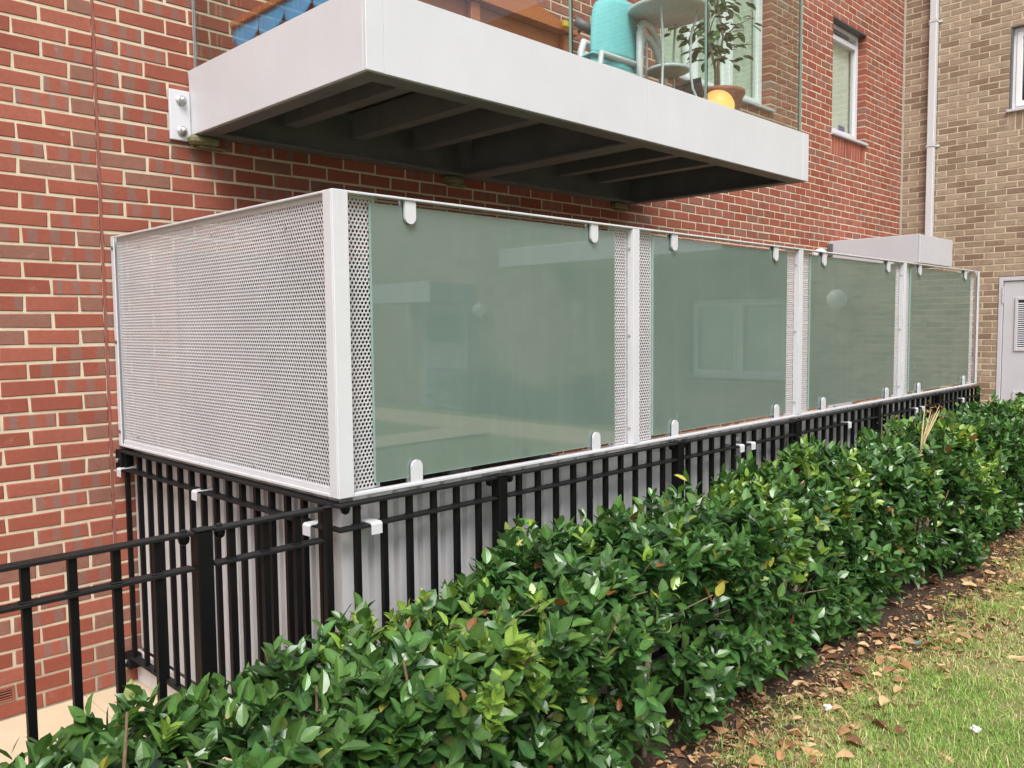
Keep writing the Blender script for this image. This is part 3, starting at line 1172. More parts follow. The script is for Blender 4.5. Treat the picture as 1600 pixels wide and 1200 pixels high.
def sun_chair(dz, label):
    t = thing('sun_chair', label, 'chair', (2.88, -.85, DK + dz), 'stacked turquoise chairs on the balcony')
    z = DK + dz
    nu, nv = 14, 12
    for nm, mt in (('backrest', 'teal'), ('seat', 'teal')):
        vs, fs = [], []
        for iv in range(nv + 1):
            for iu in range(nu + 1):
                u, v = iu / nu * 2 - 1, iv / nv
                if nm == 'backrest':
                    wd = .235 * (1 - .16 * v ** 5)
                    vs.append((2.80 + wd * u + .07 * v, -1.01 + .075 * u * u + .05 * v, z + .27 + .37 * v - .035 * abs(u) ** 4 * v ** 4))
                else:
                    wd = .235
                    vs.append((2.80 + wd * u, -1.0 + .46 * v + .05 * u * u * (1 - v), z + .262 - .05 * v + .04 * v * v + .018 * u * u))
        for iv in range(nv):
            for iu in range(nu):
                a = iv * (nu + 1) + iu
                fs.append((a, a + 1, a + nu + 2, a + nu + 1))
        o_ = MB().add(vs, fs).build(nm, M[mt], t, True)
        sd = o_.modifiers.new('solid', 'SOLIDIFY')
        sd.thickness = .012
    for y in (-1.03, -.56):
        MB().tube([(2.905, y - .03, z), (2.915, y, z + .25), (2.935, y + .01, z + .45), (2.975, y + .02, z + .52), (3.05, y + .02, z + .515),
                   (3.12, y + .02, z + .46), (3.17, y + .02, z + .36), (3.20, y + .02, z + .2), (3.215, y + .02, z)],
                  [.017, .021, .024, .024, .023, .022, .021, .019, .016], 10).build('leg', M['white'], t, True)
        MB().tube([(2.52, y + .0, z), (2.54, y + .01, z + .15), (2.57, y + .02, z + .255), (2.75, y + .03, z + .262), (2.93, y + .02, z + .26)], [.015, .017, .018, .017, .018], 10).build('leg', M['white'], t, True)


sun_chair(0.0, 'lower turquoise sling chair with white frame in the balcony stack')
sun_chair(0.075, 'upper turquoise sling chair with white frame, resting on the other chair')

st = thing('plant_stand', 'white two tier round metal stand behind the balcony glass', 'stand', (3.08, -1.17, DK))
ctr = (3.06, -1.14)
MB().lathe((ctr[0], ctr[1], 3.60), [(.0005, 0), (.235, 0), (.25, .006), (.25, .026), (.245, .026), (.24, .012), (.0005, .012)], 40).build('tabletop', M['white'], st, True)
MB().lathe((ctr[0], ctr[1], 3.255), [(.0005, 0), (.12, 0), (.13, .005), (.13, .02), (.126, .02), (.12, .010), (.0005, .010)], 32).build('shelf', M['white'], st, True)
for k in range(4):
    a = k * math.pi / 2 + .35
    ca, sa = math.cos(a), math.sin(a)
    MB().tube([(ctr[0] + r * ca, ctr[1] + r * sa, z) for r, z in ((.18, 3.60), (.138, 3.45), (.134, 3.26), (.15, 3.14), (.20, 3.03), (.215, DK))], .0075, 8).build('leg', M['white'], st, True)

pt = thing('potted_plant', 'leafy green shrub in a wide terracotta bowl on the balcony', 'plant', (3.86, -1.0, DK))
MB().lathe((3.86, -1.0, DK), [(.0005, 0), (.11, 0), (.14, .20), (.172, .30), (.188, .325), (.188, .345), (.178, .345), (.165, .30), (.0005, .29)], 32).build('pot', M['pot'], pt, True)
MB().lathe((3.86, -1.0, DK), [(.0005, .302), (.165, .301)], 24).build('soil', M['soil'], pt)
st1 = [(3.84, -1.0, 3.26), (3.80, -1.02, 3.45), (3.74, -1.0, 3.65), (3.70, -1.02, 3.90), (3.66, -1.0, 4.2)]
st2 = [(3.89, -1.0, 3.26), (3.90, -.98, 3.5), (3.93, -1.0, 3.7), (3.90, -.97, 3.95), (3.93, -1.0, 4.25)]
MB().tube(st1, [.011, .010, .009, .008, .005]).build('stem', M['palebark'], pt, True)
MB().tube(st2, [.011, .010, .009, .008, .005]).build('stem', M['palebark'], pt, True)

# leaf template: x along leaf, y across, z normal
# (the midrib is doubled so that each half of the blade shades on its own)
LT = np.array([(0, 0, 0), (.30, 0, -.015), (.66, 0, -.03), (1, 0, -.10),
               (.13, .125, .035), (.42, .215, .065), (.76, .135, .015), (.13, -.125, .035), (.42, -.215, .065), (.76, -.135, .015),
               (0, 0, 0), (.30, 0, -.015), (.66, 0, -.03), (1, 0, -.10)])
NLV = len(LT)
LQ = np.array([(0, 1, 5, 4), (1, 2, 6, 5), (10, 7, 8, 11), (11, 8, 9, 12)])
LTRI = np.array([(2, 3, 6), (12, 9, 13)])
LSH = np.array([1.25, 1.2, 1.15, 1.0, .95, .92, .95, .95, .92, .95, 1.25, 1.2, 1.15, 1.0])


def leaf_mesh(tint, width=1.0, mat='leaf'):
    T = LT * np.array([1, width, 1])
    T[:10] += np.c_[np.zeros(10), rng.normal(0, .012, 10), rng.normal(0, .02, 10)]
    T[10:] = T[:4]
    return np_mesh('leaf', T, [LQ, LTRI], M[mat], {'tint': ('POINT', np.array(tint)[None] * LSH[:, None])}, True)


def unit(a):
    return a / np.maximum(np.linalg.norm(a, axis=-1, keepdims=True), 1e-9)


def leaf_mat4(p, d, n, L):
    d = Vector(d).normalized()
    n = Vector(n)
    n = (n - d * n.dot(d)).normalized()
    s = n.cross(d)
    m = Matrix((d * L, s * L, n * L)).transposed().to_4x4()
    m.translation = Vector(p)
    return m


plv = [leaf_mesh(c, 1.35) for c in ((.035, .085, .022), (.05, .12, .03), (.028, .065, .02), (.07, .15, .04))]
lr = random.Random(5)
for k in range(420):
    base = lr.choice(((3.70, -1.0), (3.92, -1.0)))
    z = lr.uniform(3.52, 4.45)
    rr = .03 + .25 * lr.random() ** .7 * (1 if z > 3.68 else .55)
    a = lr.uniform(0, 6.28)
    p = (base[0] + rr * math.cos(a), base[1] + rr * math.sin(a) * .9, z)
    if p[1] < -1.42 or p[0] > 4.11:
        continue
    d = (math.cos(a) + lr.uniform(-.5, .5), math.sin(a) + lr.uniform(-.5, .5), lr.uniform(-.9, .25))
    o = link('leaf', lr.choice(plv), pt)
    o.matrix_local = leaf_mat4(Vector(p) - pt.location, d, (lr.uniform(-.4, .4), lr.uniform(-.4, .4), 1), lr.uniform(.055, .092))
for k in range(10):
    q = lr.choice((st1, st2))
    i = lr.randrange(2, 5)
    a = lr.uniform(0, 6.28)
    p0 = Vector(q[i])
    MB().tube([p0, p0 + Vector((.1 * math.cos(a), .1 * math.sin(a), .06)), p0 + Vector((.2 * math.cos(a), .2 * math.sin(a), .08))], [.005, .004, .002], 6).build('twig', M['bark'], pt, True)

gl = thing('globe_lamp', 'glowing orange globe lamp on the balcony deck beside the terracotta bowl', 'lamp', (3.42, -1.27, DK))
MB().sphere((3.41, -1.27, DK + .115), .108, 28, 16).build('globe', M['lamp'], gl, True)
MB().lathe((3.41, -1.27, DK), [(.0005, 0), (.05, 0), (.05, .012), (.04, .02)], 20).build('base', M['dkgrey'], gl)
bg_ = thing('bag', 'black fabric bag slumped behind the white stand on the balcony', 'bag', (3.55, -.95, DK))
MB().prism([(3.36, DK), (3.62, DK), (3.66, DK + .22), (3.62, DK + .40), (3.55, DK + .37), (3.44, DK + .32), (3.36, DK + .2)], 1, -1.02, -.90).build('body', M['bag'], bg_)
wl = thing('wall_light', 'small dark tilted spotlight fixed to the red brick above the balcony chairs', 'wall light', (3.45, 0, 3.86))
MB().tube([(3.42, -.09, 3.92), (3.52, -.16, 3.86)], .035, 12).build('lamp_head', M['dkgrey'], wl, True)
MB().tube([(3.48, -.003, 3.84), (3.48, -.08, 3.86), (3.47, -.12, 3.88)], .012, 8).build('arm', M['dkgrey'], wl, True)
world0()
rg = MB()
pts = [(3.95 + .10 * math.cos(a), -.05, 4.10 + .10 * math.sin(a)) for a in np.linspace(0, 2 * math.pi, 25)]
rg.tube(pts, .014, 8, False)
tag(rg.build('hoop', M['salmon'], None, True), 'salmon pink hoop hanging on the brick behind the balcony chairs', 'hoop')

# ------------------------------------------------------------------ privacy screen
scr = thing('privacy_screen', 'white steel privacy screen with perforated end panel and four frosted glass panes', 'screen', (.15, -1.86, 1.165))
SX0, SX1, SY = .148, 6.77, -1.865
ZB, ZT = 1.165, 2.155
# corner post: L of two flanges
cp = MB()
cp.box(SX0, SX0 + .060, SY, SY + .008, ZB, ZT, .002)
cp.box(SX0, SX0 + .008, SY + .0085, SY + .055, ZB, ZT, .002)
cp.build('corner_post', M['white'], scr)
POSTS = [1.722, 3.342, 4.992]
for x in POSTS:
    p = MB()
    p.box(x, x + .050, SY, SY + .006, ZB + .0115, ZT - .0085, .002)
    p.box(x, x + .006, SY + .0065, SY + .034, ZB + .0115, ZT - .0085, .002)
    p.box(x + .044, x + .050, SY + .0065, SY + .034, ZB + .0115, ZT - .0085, .002)
    po = p.build('post', M['white'], scr)
    for z in (1.25, 1.67, 2.06):
        MB().lathe((x - .0005, SY + .020, z), [(.006, 0), (.006, -.004), (.0005, -.006)], 10, 'x').build('screw', M['zinc'], po)
p = MB()
p.box(SX1 - .046, SX1, SY, SY + .006, ZB, ZT, .002)
p.box(SX1 - .006, SX1, SY + .0065, SY + .034, ZB, ZT, .002)
p.build('post', M['white'], scr)
wp = MB()
wp.box(SX0, SX0 + .006, -.040, -.004, ZB, ZT, .002)
wp.box(SX0 + .0065, SX0 + .05, -.010, -.004, ZB, ZT, .002)
wpo = wp.build('wall_post', M['white'], scr)
for z in (1.235, 1.66, 2.10):
    MB().lathe((SX0 - .0005, -.026, z), [(.009, 0), (.009, -.004), (.0005, -.006)], 12, 'x').build('screw', M['dkgrey'], wpo)
MB().box(SX0 + .061, SX1 - .047, SY, SY + .034, ZT - .008, ZT, .0015).build('top_rail', M['white'], scr)
MB().box(SX0 + .061, SX1 - .047, SY, SY + .029, ZB, ZB + .011, .0015).build('bottom_rail', M['white'], scr)
MB().box(SX0, SX0 + .055, SY + .056, -.041, ZT - .009, ZT - .001, .0015).build('top_rail', M['white'], scr)
MB().box(SX0, SX0 + .055, SY + .056, -.041, ZB, ZB + .011, .0015).build('bottom_rail', M['white'], scr)
MB().box(SX0 + .009, SX0 + .016, SY + .056, -.041, ZB + .0115, ZB + .03, .001).build('bottom_lip', M['white'], scr)
# back side and return of the cage
MB().box(SX1 - .05, SX1, SY + .061, -.004, ZT - .008, ZT, .0015).build('top_rail', M['white'], scr)


def perforated(name, axis, a0, a1, z0, z1, plane, into, parent, pitch=.0150, rad=.0051, border=.012):
    """hexagonal tiling of holes, front sheet plus hole walls, in a solid border"""
    row = pitch * math.sqrt(3) / 2
    nc = int((a1 - a0 - 2 * border) / pitch)
    nr = int((z1 - z0 - 2 * border) / row)
    sa = a0 + ((a1 - a0) - nc * pitch) / 2
    sz = z0 + ((z1 - z0) - nr * row) / 2
    ii, jj = np.meshgrid(np.arange(nc), np.arange(nr), indexing='ij')
    cx = (sa + (ii + .25 + .5 * (jj % 2)) * pitch).ravel()
    cz = (sz + (jj + .5) * row).ravel()
    an = np.arange(12) * math.pi / 6
    ro = np.where(np.arange(12) % 2 == 1, pitch / math.sqrt(3), pitch / 2)
    n = len(cx)
    ox, oz = cx[:, None] + ro * np.cos(an), cz[:, None] + ro * np.sin(an)
    ix, iz = cx[:, None] + rad * np.cos(an), cz[:, None] + rad * np.sin(an)
    P = np.stack([np.stack([ox, np.zeros_like(ox), oz], -1), np.stack([ix, np.zeros_like(ix), iz], -1),
                  np.stack([ix, np.full_like(ix, .002), iz], -1)], 1).reshape(-1, 3)
    k = np.arange(12)
    k2 = (k + 1) % 12
    q1 = np.c_[k, k2, 12 + k2, 12 + k]
    q2 = np.c_[12 + k, 12 + k2, 24 + k2, 24 + k]
    T = np.concatenate([q1, q2])
    Fq = (T[None] + 36 * np.arange(n)[:, None, None]).reshape(-1, 4)
    # border strips, a hair proud
    bv, bf = [], []
    e = pitch * .55
    for (p0, p1, r0, r1) in ((a0, sa + e * .0 + .004, z0, z1), (a1 - (a1 - (sa + nc * pitch)) - .004, a1, z0, z1),
                             (sa + .004, sa + nc * pitch - .004, z0, sz + .001), (sa + .004, sa + nc * pitch - .004, sz + nr * row - .001, z1)):
        o = len(P) + len(bv)
        bv += [(p0, -.0008, r0), (p1, -.0008, r0), (p1, -.0008, r1), (p0, -.0008, r1)]
        bf.append((o, o + 1, o + 2, o + 3))
    P = np.concatenate([P, np.array(bv)])
    Fq = np.concatenate([Fq, np.array(bf)])
    org = np.array(ORG)
    if axis == 'x':
        W = np.c_[P[:, 0], plane + into * P[:, 1], P[:, 2]]
    else:
        W = np.c_[plane + into * P[:, 1], P[:, 0], P[:, 2]]
    return link(name, np_mesh(name, W - org, Fq, M['perf']), parent)


perforated('perforated_panel', 'y', SY + .050, -.030, ZB + .0125, ZT - .0095, SX0 + .018, 1, scr, border=.014)
sp = -1.829
for (a, b) in ((SX0 + .0085, .335), (POSTS[0] - .135, POSTS[0] - .001), (POSTS[0] + .051, 1.910), (POSTS[1] - .115, POSTS[1] - .001),
               (POSTS[1] + .051, 3.552), (POSTS[2] - .115, POSTS[2] - .001), (POSTS[2] + .051, 5.206), (SX1 - .185, SX1 - .047)):
    perforated('perforated_strip', 'x', a, b, ZB + .0115, ZT - .0085, sp, 1, scr, border=.004)
PANES = [(.309, 1.613), (1.908, 3.230), (3.535, 4.885), (5.190, 6.59)]
for (a, b) in PANES:
    g = MB().box(a, b, -1.844, -1.834, 1.196, 2.128).build('glass_pane', M['frost'], scr)
    e = MB()
    e.box(a - .0015, a, -1.8445, -1.8335, 1.196, 2.128)
    e.box(b, b + .0015, -1.8445, -1.8335, 1.196, 2.128)
    e.box(a, b, -1.8445, -1.8335, 1.1945, 1.196)
    e.build('glass_edge', M['edge'], g)
pr = [(-.0235, 0.0), (.0235, 0.0), (.0235, .055)] + [(.0235 * math.cos(t), .055 + .0235 * math.sin(t)) for t in np.linspace(0, math.pi, 11)[1:-1]] + [(-.0235, .055)]
cl_f = MB().prism([(x, z) for x, z in pr], 1, -.014, -.004).mesh('clamp', M['white'], org=(0, 0, 0))
cl_g = MB().prism([(x * .93, z * .96) for x, z in pr], 1, -.0035, .0).mesh('gasket', M['rubber'], org=(0, 0, 0))
cl_b = MB().prism([(x, z) for x, z in pr], 1, .011, .021).mesh('back_plate', M['white'], org=(0, 0, 0))
for (xs, z, fl) in (((.48, 1.475, 2.08, 3.11, 3.72, 4.745, 5.38, 6.45), ZB + .011, False), ((.47, 1.463, 2.068, 3.078, 3.70, 4.727, 5.345, 6.42), ZT - .008, True)):
    for x in xs:
        c = link('clamp', cl_f, scr, Vector((x - .004, -1.8445, z)) - scr.location)
        if fl:
            c.rotation_euler = (0, math.pi, 0)
        link('gasket', cl_g, c)
        link('back_plate', cl_b, c)
# tape / film remnants on first pane corner
for (y, z) in ((-.20, 1.225), (-.72, 1.215), (-1.28, 1.21), (-1.55, 2.06), (-1.66, 1.22), (-.30, 2.09), (-1.0, 2.085)):
    MB().lathe((SX0 + .0172, y, z), [(.006, 0), (.006, -.003), (.0005, -.0045)], 10, 'x').build('screw', M['zinc'], scr)

# ------------------------------------------------------------------ lower cladding behind the railings
cld = thing('cladding', 'pale grey ribbed metal cladding below the privacy screen, behind black railings', 'cladding', (.21, -1.78, .05))


def ribs(lo, hi, y0, pitch=.108, ph=0.0):
    """profile (along, depth): depth 0 is the outer flat, .012 the recess"""
    out = []
    x = lo
    k = math.floor((lo - ph) / pitch)
    while True:
        b = ph + k * pitch
        for (dx, dd) in ((.0, 0), (.074, 0), (.078, .026), (.098, .026), (.102, 0)):
            if lo < b + dx < hi:
                out.append((b + dx, y0 + dd))
        k += 1
        if b > hi:
            break
    return [(lo, out[0][1])] + out + [(hi, out[-1][1])]


def sheet(prof, axis, z0, z1, parent, name):
    mb = MB()
    for (p, q) in zip(prof[:-1], prof[1:]):
        if axis == 'x':
            mb.add([(p[0], p[1], z0), (q[0], q[1], z0), (q[0], q[1], z1), (p[0], p[1], z1)], [(0, 1, 2, 3)])
        else:
            mb.add([(p[1], p[0], z0), (q[1], q[0], z0), (q[1], q[0], z1), (p[1], p[0], z1)], [(0, 1, 2, 3)])
    return mb.build(name, M['clad'], parent)


FY = -1.805
sheet(ribs(.246, 6.70, FY, .108, .222), 'x', .03, 1.15, cld, 'cladding_sheet')
sheet(ribs(-1.74, -.004, .215, .109, -1.79), 'y', .16, 1.15, cld, 'cladding_sheet')
kp = MB()
kp.box(.192, .245, FY - .004, FY + .002, .03, 1.13, .001)
kp.box(.192, .196, FY + .003, -1.741, .03, 1.13, .001)
kp.build('corner_trim', M['clad'], cld)
MB().box(.19, .205, -1.74, -.004, .0, .155, .002).build('plinth', M['clad'], cld)


def hook(x, y, z, ax, parent):
    """white strap: plate on the cladding, over the mid rail, down in front. ax 'y': projects to -Y; 'x': to -X"""
    prof = [(0.0, .10), (.003, .10), (.003, .0), (-.094, .0), (-.099, -.005), (-.099, -.036), (-.103, -.036), (-.103, -.003), (-.096, .004), (0, .004)]
    mb = MB()
    if ax == 'y':
        mb.prism([(y + a, z + b) for a, b in prof], 0, x - .021, x + .021)
    else:
        mb.prism([(x + a, z + b) for a, b in prof], 1, y - .021, y + .021)
    h = mb.build('hook', M['white'], parent)
    if ax == 'y':
        MB().lathe((x, y - .001, z + .035), [(.009, 0), (.009, -.005), (.0005, -.006)], 6, 'y').build('screw', M['zinc'], h)


for x in (.262, 2.625, 2.745, 3.99, 5.19, 5.32, 6.27):
    hook(x, FY - .002, 1.076, 'y', cld)
for y in (-.082, -.88, -1.72):
    hook(.214, y, 1.066, 'x', cld)


# ------------------------------------------------------------------ railings
def post_mesh(sz, z0, z1):
    mb = MB().box(-sz / 2, sz / 2, -sz / 2, sz / 2, z0, z1, .003)
    mb.box(-sz / 2 - .002, sz / 2 + .002, -sz / 2 - .002, sz / 2 + .002, z1 + .0005, z1 + .006, .002)
    return mb.mesh('post', M['black'], org=(0, 0, 0))


bar_me = [MB().box(-.0103, .0103, -.0103, .0103, 0, .983, .0015).mesh('bar', M['black'], org=(0, 0, 0)) for _ in range(1)]
bolt_me = MB().lathe((0, 0, 0), [(.014, .004), (.016, -.004), (.013, -.016), (.006, -.021), (.0005, -.022)], 14).mesh('bolt', M['black'], True, org=(0, 0, 0))
nut_me = MB().lathe((0, 0, 0), [(.0005, .008), (.008, .008), (.010, .005), (.010, 0)], 6).mesh('bolt_head', M['blackrail'], org=(0, 0, 0))
weld_me = MB().box(-.014, .014, -.013, .013, 0, .004, .002).mesh('weld', M['blackrail'], org=(0, 0, 0))


def railing(t, axis, c, lo, hi, posts, bars, ztop, zmid, zbot, postz=(0.0, None), gap=.030, bolts=True):
    """axis 'x' runs along X at y=c; 'y' runs along Y at x=c"""
    L = Vector(t.location)

    def P(u, w_, z):
        return Vector((u, c + w_, z)) if axis == 'x' else Vector((c + w_, u, z))

    def seg(name, u0, u1, z, h, wdt, mt):
        a, b = P(u0, -wdt / 2, z), P(u1, wdt / 2, z + h)
        return MB().box(a.x, b.x, a.y, b.y, a.z, b.z, .0015).build(name, mt, t)
    ed = [lo] + [q for p in posts for q in (p - gap, p + gap)] + [hi]
    ed = [(ed[i], ed[i + 1]) for i in range(0, len(ed), 2)]
    pm = post_mesh(.046, postz[0], postz[1] or ztop - .004)
    for (a, b) in ed:
        if b - a < .03:
            continue
        seg('top_rail', a, b, ztop - .010, .010, .042, M['blackrail'])
        seg('mid_rail', a, b, zmid - .010, .010, .040, M['blackrail'])
        seg('bottom_rail', a, b, zbot - .010, .010, .040, M['blackrail'])
    for p in posts:
        link('post', pm, t, P(p, 0, 0) - L)
        if bolts:
            for s in (-1, 1):
                if lo < p + s * .06 < hi:
                    link('bolt', bolt_me, t, P(p + s * .052, 0, ztop - .014) - L)
                    link('bolt_head', nut_me, t, P(p + s * .052, 0, ztop) - L)
    for u in bars:
        b = link('bar', bar_me[0], t, P(u, 0, zbot) - L)
        b.scale = (1, 1, (ztop - .010 - zbot) / .983)
        wl_ = link('weld', weld_me, t, P(u + random.uniform(-.002, .002), 0, zmid + .0002) - L)
        wl_.rotation_euler = (0, 0, random.uniform(-.25, .25))
    return ed


rf = thing('railing', 'black steel railing in front of the ribbed cladding under the frosted panes', 'railing', (.095, -1.88, 0.0))
fposts = [.855, 2.062, 3.285, 4.50, 5.72]
fb_ = []
u = .203
while u < 6.70:
    if all(abs(u - p) > .045 for p in fposts):
        fb_.append(u)
    u += .1082
railing(rf, 'x', -1.88, .125, 6.74, fposts, fb_, 1.153, 1.074, .155)
cpm = post_mesh(.026, 0.0, 1.148)
for x in (.092, 6.765):
    link('post', cpm, rf, Vector((x, -1.88, 0)) - Vector(rf.location))
link('bolt', bolt_me, rf, Vector((.16, -1.88, 1.139)) - Vector(rf.location))

re_ = thing('railing', 'black steel railing below the perforated end panel, fixed to the red brick', 'railing', (.15, -.9, 0.0))
eb = [-.127 - .1087 * k for k in range(16)]
railing(re_, 'y', .150, -1.835, -.075, [], [-.088] + eb[1:], 1.150, 1.066, .155)
MB().box(.128, .185, -.075, -.006, 1.062, 1.150, .003).build('wall_plate', M['black'], re_)
MB().box(.128, .185, -.075, -.006, .09, .160, .003).build('wall_plate', M['black'], re_)
for z in (1.10, .12):
    MB().lathe((.1275, -.03, z), [(.011, 0), (.011, -.006), (.0005, -.009)], 12, 'x').build('bolt', M['zinc'], re_)

rl = thing('railing', 'low black steel railing running left from the screen corner, behind the hedge', 'railing', (-.32, -1.88, 0.0))
lposts = [-2.74, -1.53, -.318]
lb = [x for x in [-.018 - .1068 * k for k in range(34)] if all(abs(x - p) > .05 for p in lposts)]
railing(rl, 'x', -1.88, -3.6, .068, lposts, lb, 1.156, 1.056, .155)

# ------------------------------------------------------------------ hedge
hd = thing('hedge', 'glossy evergreen laurel hedge along the railing, with yellow green shoots', 'hedge', (3.8, -2.25, GZ))


def Htop(x):
    return np.interp(x, [-3, -1.2, -.6, 0, .35, .8, 1.5, 2.4, 5, 9.8], [.69, .705, .755, .83, .87, .935, .965, .98, 1.005, .985])


def outline(x, phi, rho):
    """phi: 0 front horizontal, pi/2 top, pi back; rho 1 = surface"""
    yc, wf, wb = -2.22, .308 + .03 * np.sin(1.7 * x) + .03 * np.sin(4.3 * x + 1), .275
    c, s = np.cos(phi), np.sin(phi)
    e = .62
    cc = np.sign(c) * np.abs(c) ** e
    ss = np.sign(s) * np.abs(s) ** e
    zc = .58
    top = Htop(x) - zc
    bot = .41
    y = yc - np.where(cc > 0, wf, wb) * cc * rho
    z = zc + np.where(ss > 0, top, bot) * ss * rho
    return y, z


NS = 9600
hx = rng.uniform(-2.6, 9.75, NS)
u_ = rng.random(NS)
phi = np.where(u_ < .52, rng.uniform(-1.05, .75, NS), np.where(u_ < .90, rng.uniform(.75, 2.5, NS), rng.uniform(2.5, 3.3, NS)))
dep = rng.random(NS) ** 1.25
rho = 1.02 - .50 * dep + .075 * np.sin(3.7 * hx + 2 * phi) + .07 * np.sin(8.3 * hx - 3.1 * phi + 1) + .05 * np.sin(17 * hx + 5.3 * phi) + rng.normal(0, .03, NS)
rho += np.where((rng.random(NS) < .085) & (phi > .5) & (phi < 2.4), rng.uniform(.06, .24, NS), 0)
hy, hz = outline(hx, phi, rho)
# thin, gappy lower front
gap = np.sin(4.9 * hx + 1.1) + np.sin(9.7 * hx + 3.0 * phi) + .7 * np.sin(2.3 * hx)
keep = ~((hz < .52) & (hy < -2.2) & (gap > 1.2) & (dep < .4) & (rng.random(NS) < .8))
gap2 = np.sin(5.1 * hx + 4.6 * phi) + np.sin(11.3 * hx - 4.1 * phi) + np.sin(3.1 * hx + 6 * phi + 2)
keep &= ~((gap2 > 1.15) & (dep < .5) & (phi < 1.3) & (rng.random(NS) < .88))
for gxx, gw in ((4.02, .15), (2.28, .10), (1.12, .10), (5.9, .12)):
    keep &= ~((np.abs(hx - gxx) < gw) & (hy < -2.14) & (hz < .80) & (rng.random(NS) < .9))
keep &= (hz > GZ + .05)
hx, hy, hz, phi, dep = hx[keep], hy[keep], hz[keep], phi[keep], dep[keep]
n_out = np.c_[rng.normal(0, .3, len(hx)), -np.cos(phi) * 1.0, np.sin(phi)]
axis_ = unit(unit(n_out) * .75 + np.array([0, 0, .75]) + rng.normal(0, .38, (len(hx), 3)))
fresh = ((np.sin(2.9 * hx + .8) + np.sin(7.1 * hx) + rng.normal(0, .9, len(hx))) > 1.15) & (dep < .55) & (hz > .55)
LP, LD, LN, LL, LC, LS = [], [], [], [], [], []
for sidx in range(len(hx)):
    nl = rng.integers(5, 9)
    base = np.array([hx[sidx], hy[sidx], hz[sidx]])
    ax = axis_[sidx]
    t1 = np.cross(ax, [.3, .5, .8])
    t1 /= np.linalg.norm(t1)
    t2 = np.cross(ax, t1)
    a0 = rng.uniform(0, 6.28)
    v = rng.uniform(.75, 1.3)
    dead = rng.random()
    for k in range(nl):
        f = k / (nl - 1)
        a = a0 + k * 2.4 + rng.normal(0, .25)
        tilt = R(72 - 42 * f + rng.normal(0, 9))
        rad = math.cos(a) * t1 + math.sin(a) * t2
        d = math.cos(tilt) * ax + math.sin(tilt) * rad
        nn = math.sin(tilt) * ax - math.cos(tilt) * rad + rng.normal(0, .2, 3) + np.array([0, -.1, .35])
        p = base + ax * (-.055 + .07 * f)
        L = (.078 - .022 * f * (1.5 if fresh[sidx] else 1)) * rng.uniform(.62, 1.22)
        if fresh[sidx]:
            c = np.array([.17, .27, .040]) * rng.uniform(.75, 1.25) if f > .3 else np.array([.085, .17, .033]) * v
        else:
            c = np.array([.037, .096, .027]) * v * rng.uniform(.65, 1.4) + f * f * np.array([.034, .055, .006])
        q = rng.random()
        if q < .006:
            c = np.array([.42, .38, .07])
        elif q < .011:
            c = np.array([.20, .085, .03])
        elif q < .03:
            c = np.array([.22, .27, .07])
        LP.append(p)
        LD.append(d)
        LN.append(nn)
        LL.append(L)
        LC.append(c)
        LS.append(dep[sidx])
LP, LD, LN, LL, LC, LS = map(np.array, (LP, LD, LN, LL, LC, LS))
ok = (LP[:, 1] < -1.915) & (LP[:, 2] > GZ + .02)
# keep leaf tips clear of railing and cladding
tip = LP + LD * LL[:, None]
ok &= tip[:, 1] < -1.905
LP, LD, LN, LL, LC, LS = LP[ok], LD[ok], LN[ok], LL[ok], LC[ok], LS[ok]
camv = np.array(CAM)
dist = np.linalg.norm(LP - camv, axis=1)
pr_ = [project(p) for p in LP]
inf = np.array([q is not None and 0 < q[0] < 1600 and 0 < q[1] < 1195 for q in pr_])
score = np.where(inf & (LS < .35), LL / dist, 0)
own = np.argsort(-score)[:300]
own_set = np.zeros(len(LP), bool)
own_set[own] = True
tints = [(.022, .060, .019), (.030, .062, .019), (.032, .082, .023), (.042, .100, .026), (.058, .125, .028), (.085, .17, .033), (.14, .23, .036), (.20, .30, .05), (.42, .38, .07), (.20, .085, .03)]
lvar = [[leaf_mesh(tuple(np.array(t) * s_), 1.18 + .14 * k) for k, s_ in enumerate((.9, 1.0, 1.12))] for t in tints]
ta = np.array(tints)
for i in own:
    j = int(np.argmin(((ta - LC[i]) ** 2 / (ta + .02)).sum(1)))
    o = link('leaf', lvar[j][int(rng.integers(3))], hd)
    o.matrix_local = leaf_mat4(Vector(LP[i]) - hd.location, LD[i], LN[i], LL[i])


def leaf_cloud(P, D, Nn, L, C, width, org, mat, name, curl=0.0):
    D = unit(D)
    Nn = unit(Nn - D * (Nn * D).sum(1, keepdims=True))
    S = np.cross(Nn, D)
    T = LT.copy()
    wv = width * rng.uniform(.85, 1.25, len(P))
    zf = rng.uniform(.3, 1.8, len(P)) + curl
    V = (P[:, None, :] + L[:, None, None] * (T[None, :, 0:1] * D[:, None, :] + (T[None, :, 1:2] * wv[:, None, None]) * S[:, None, :]
                                            + (T[None, :, 2:3] * zf[:, None, None]) * Nn[:, None, :])).reshape(-1, 3)
    o10 = NLV * np.arange(len(P))[:, None, None]
    Q = (LQ[None] + o10).reshape(-1, 4)
    T3 = (LTRI[None] + o10).reshape(-1, 3)
    return np_mesh(name, V - np.array(org), [Q, T3], mat, {'tint': ('POINT', (C[:, None, :] * LSH[None, :, None]).reshape(-1, 3))}, True)


r_ = ~own_set
kind(link('foliage', leaf_cloud(LP[r_], LD[r_], LN[r_], LL[r_], LC[r_], 1.25, hd.location, M['leaf'], 'foliage'), hd), 'stuff')
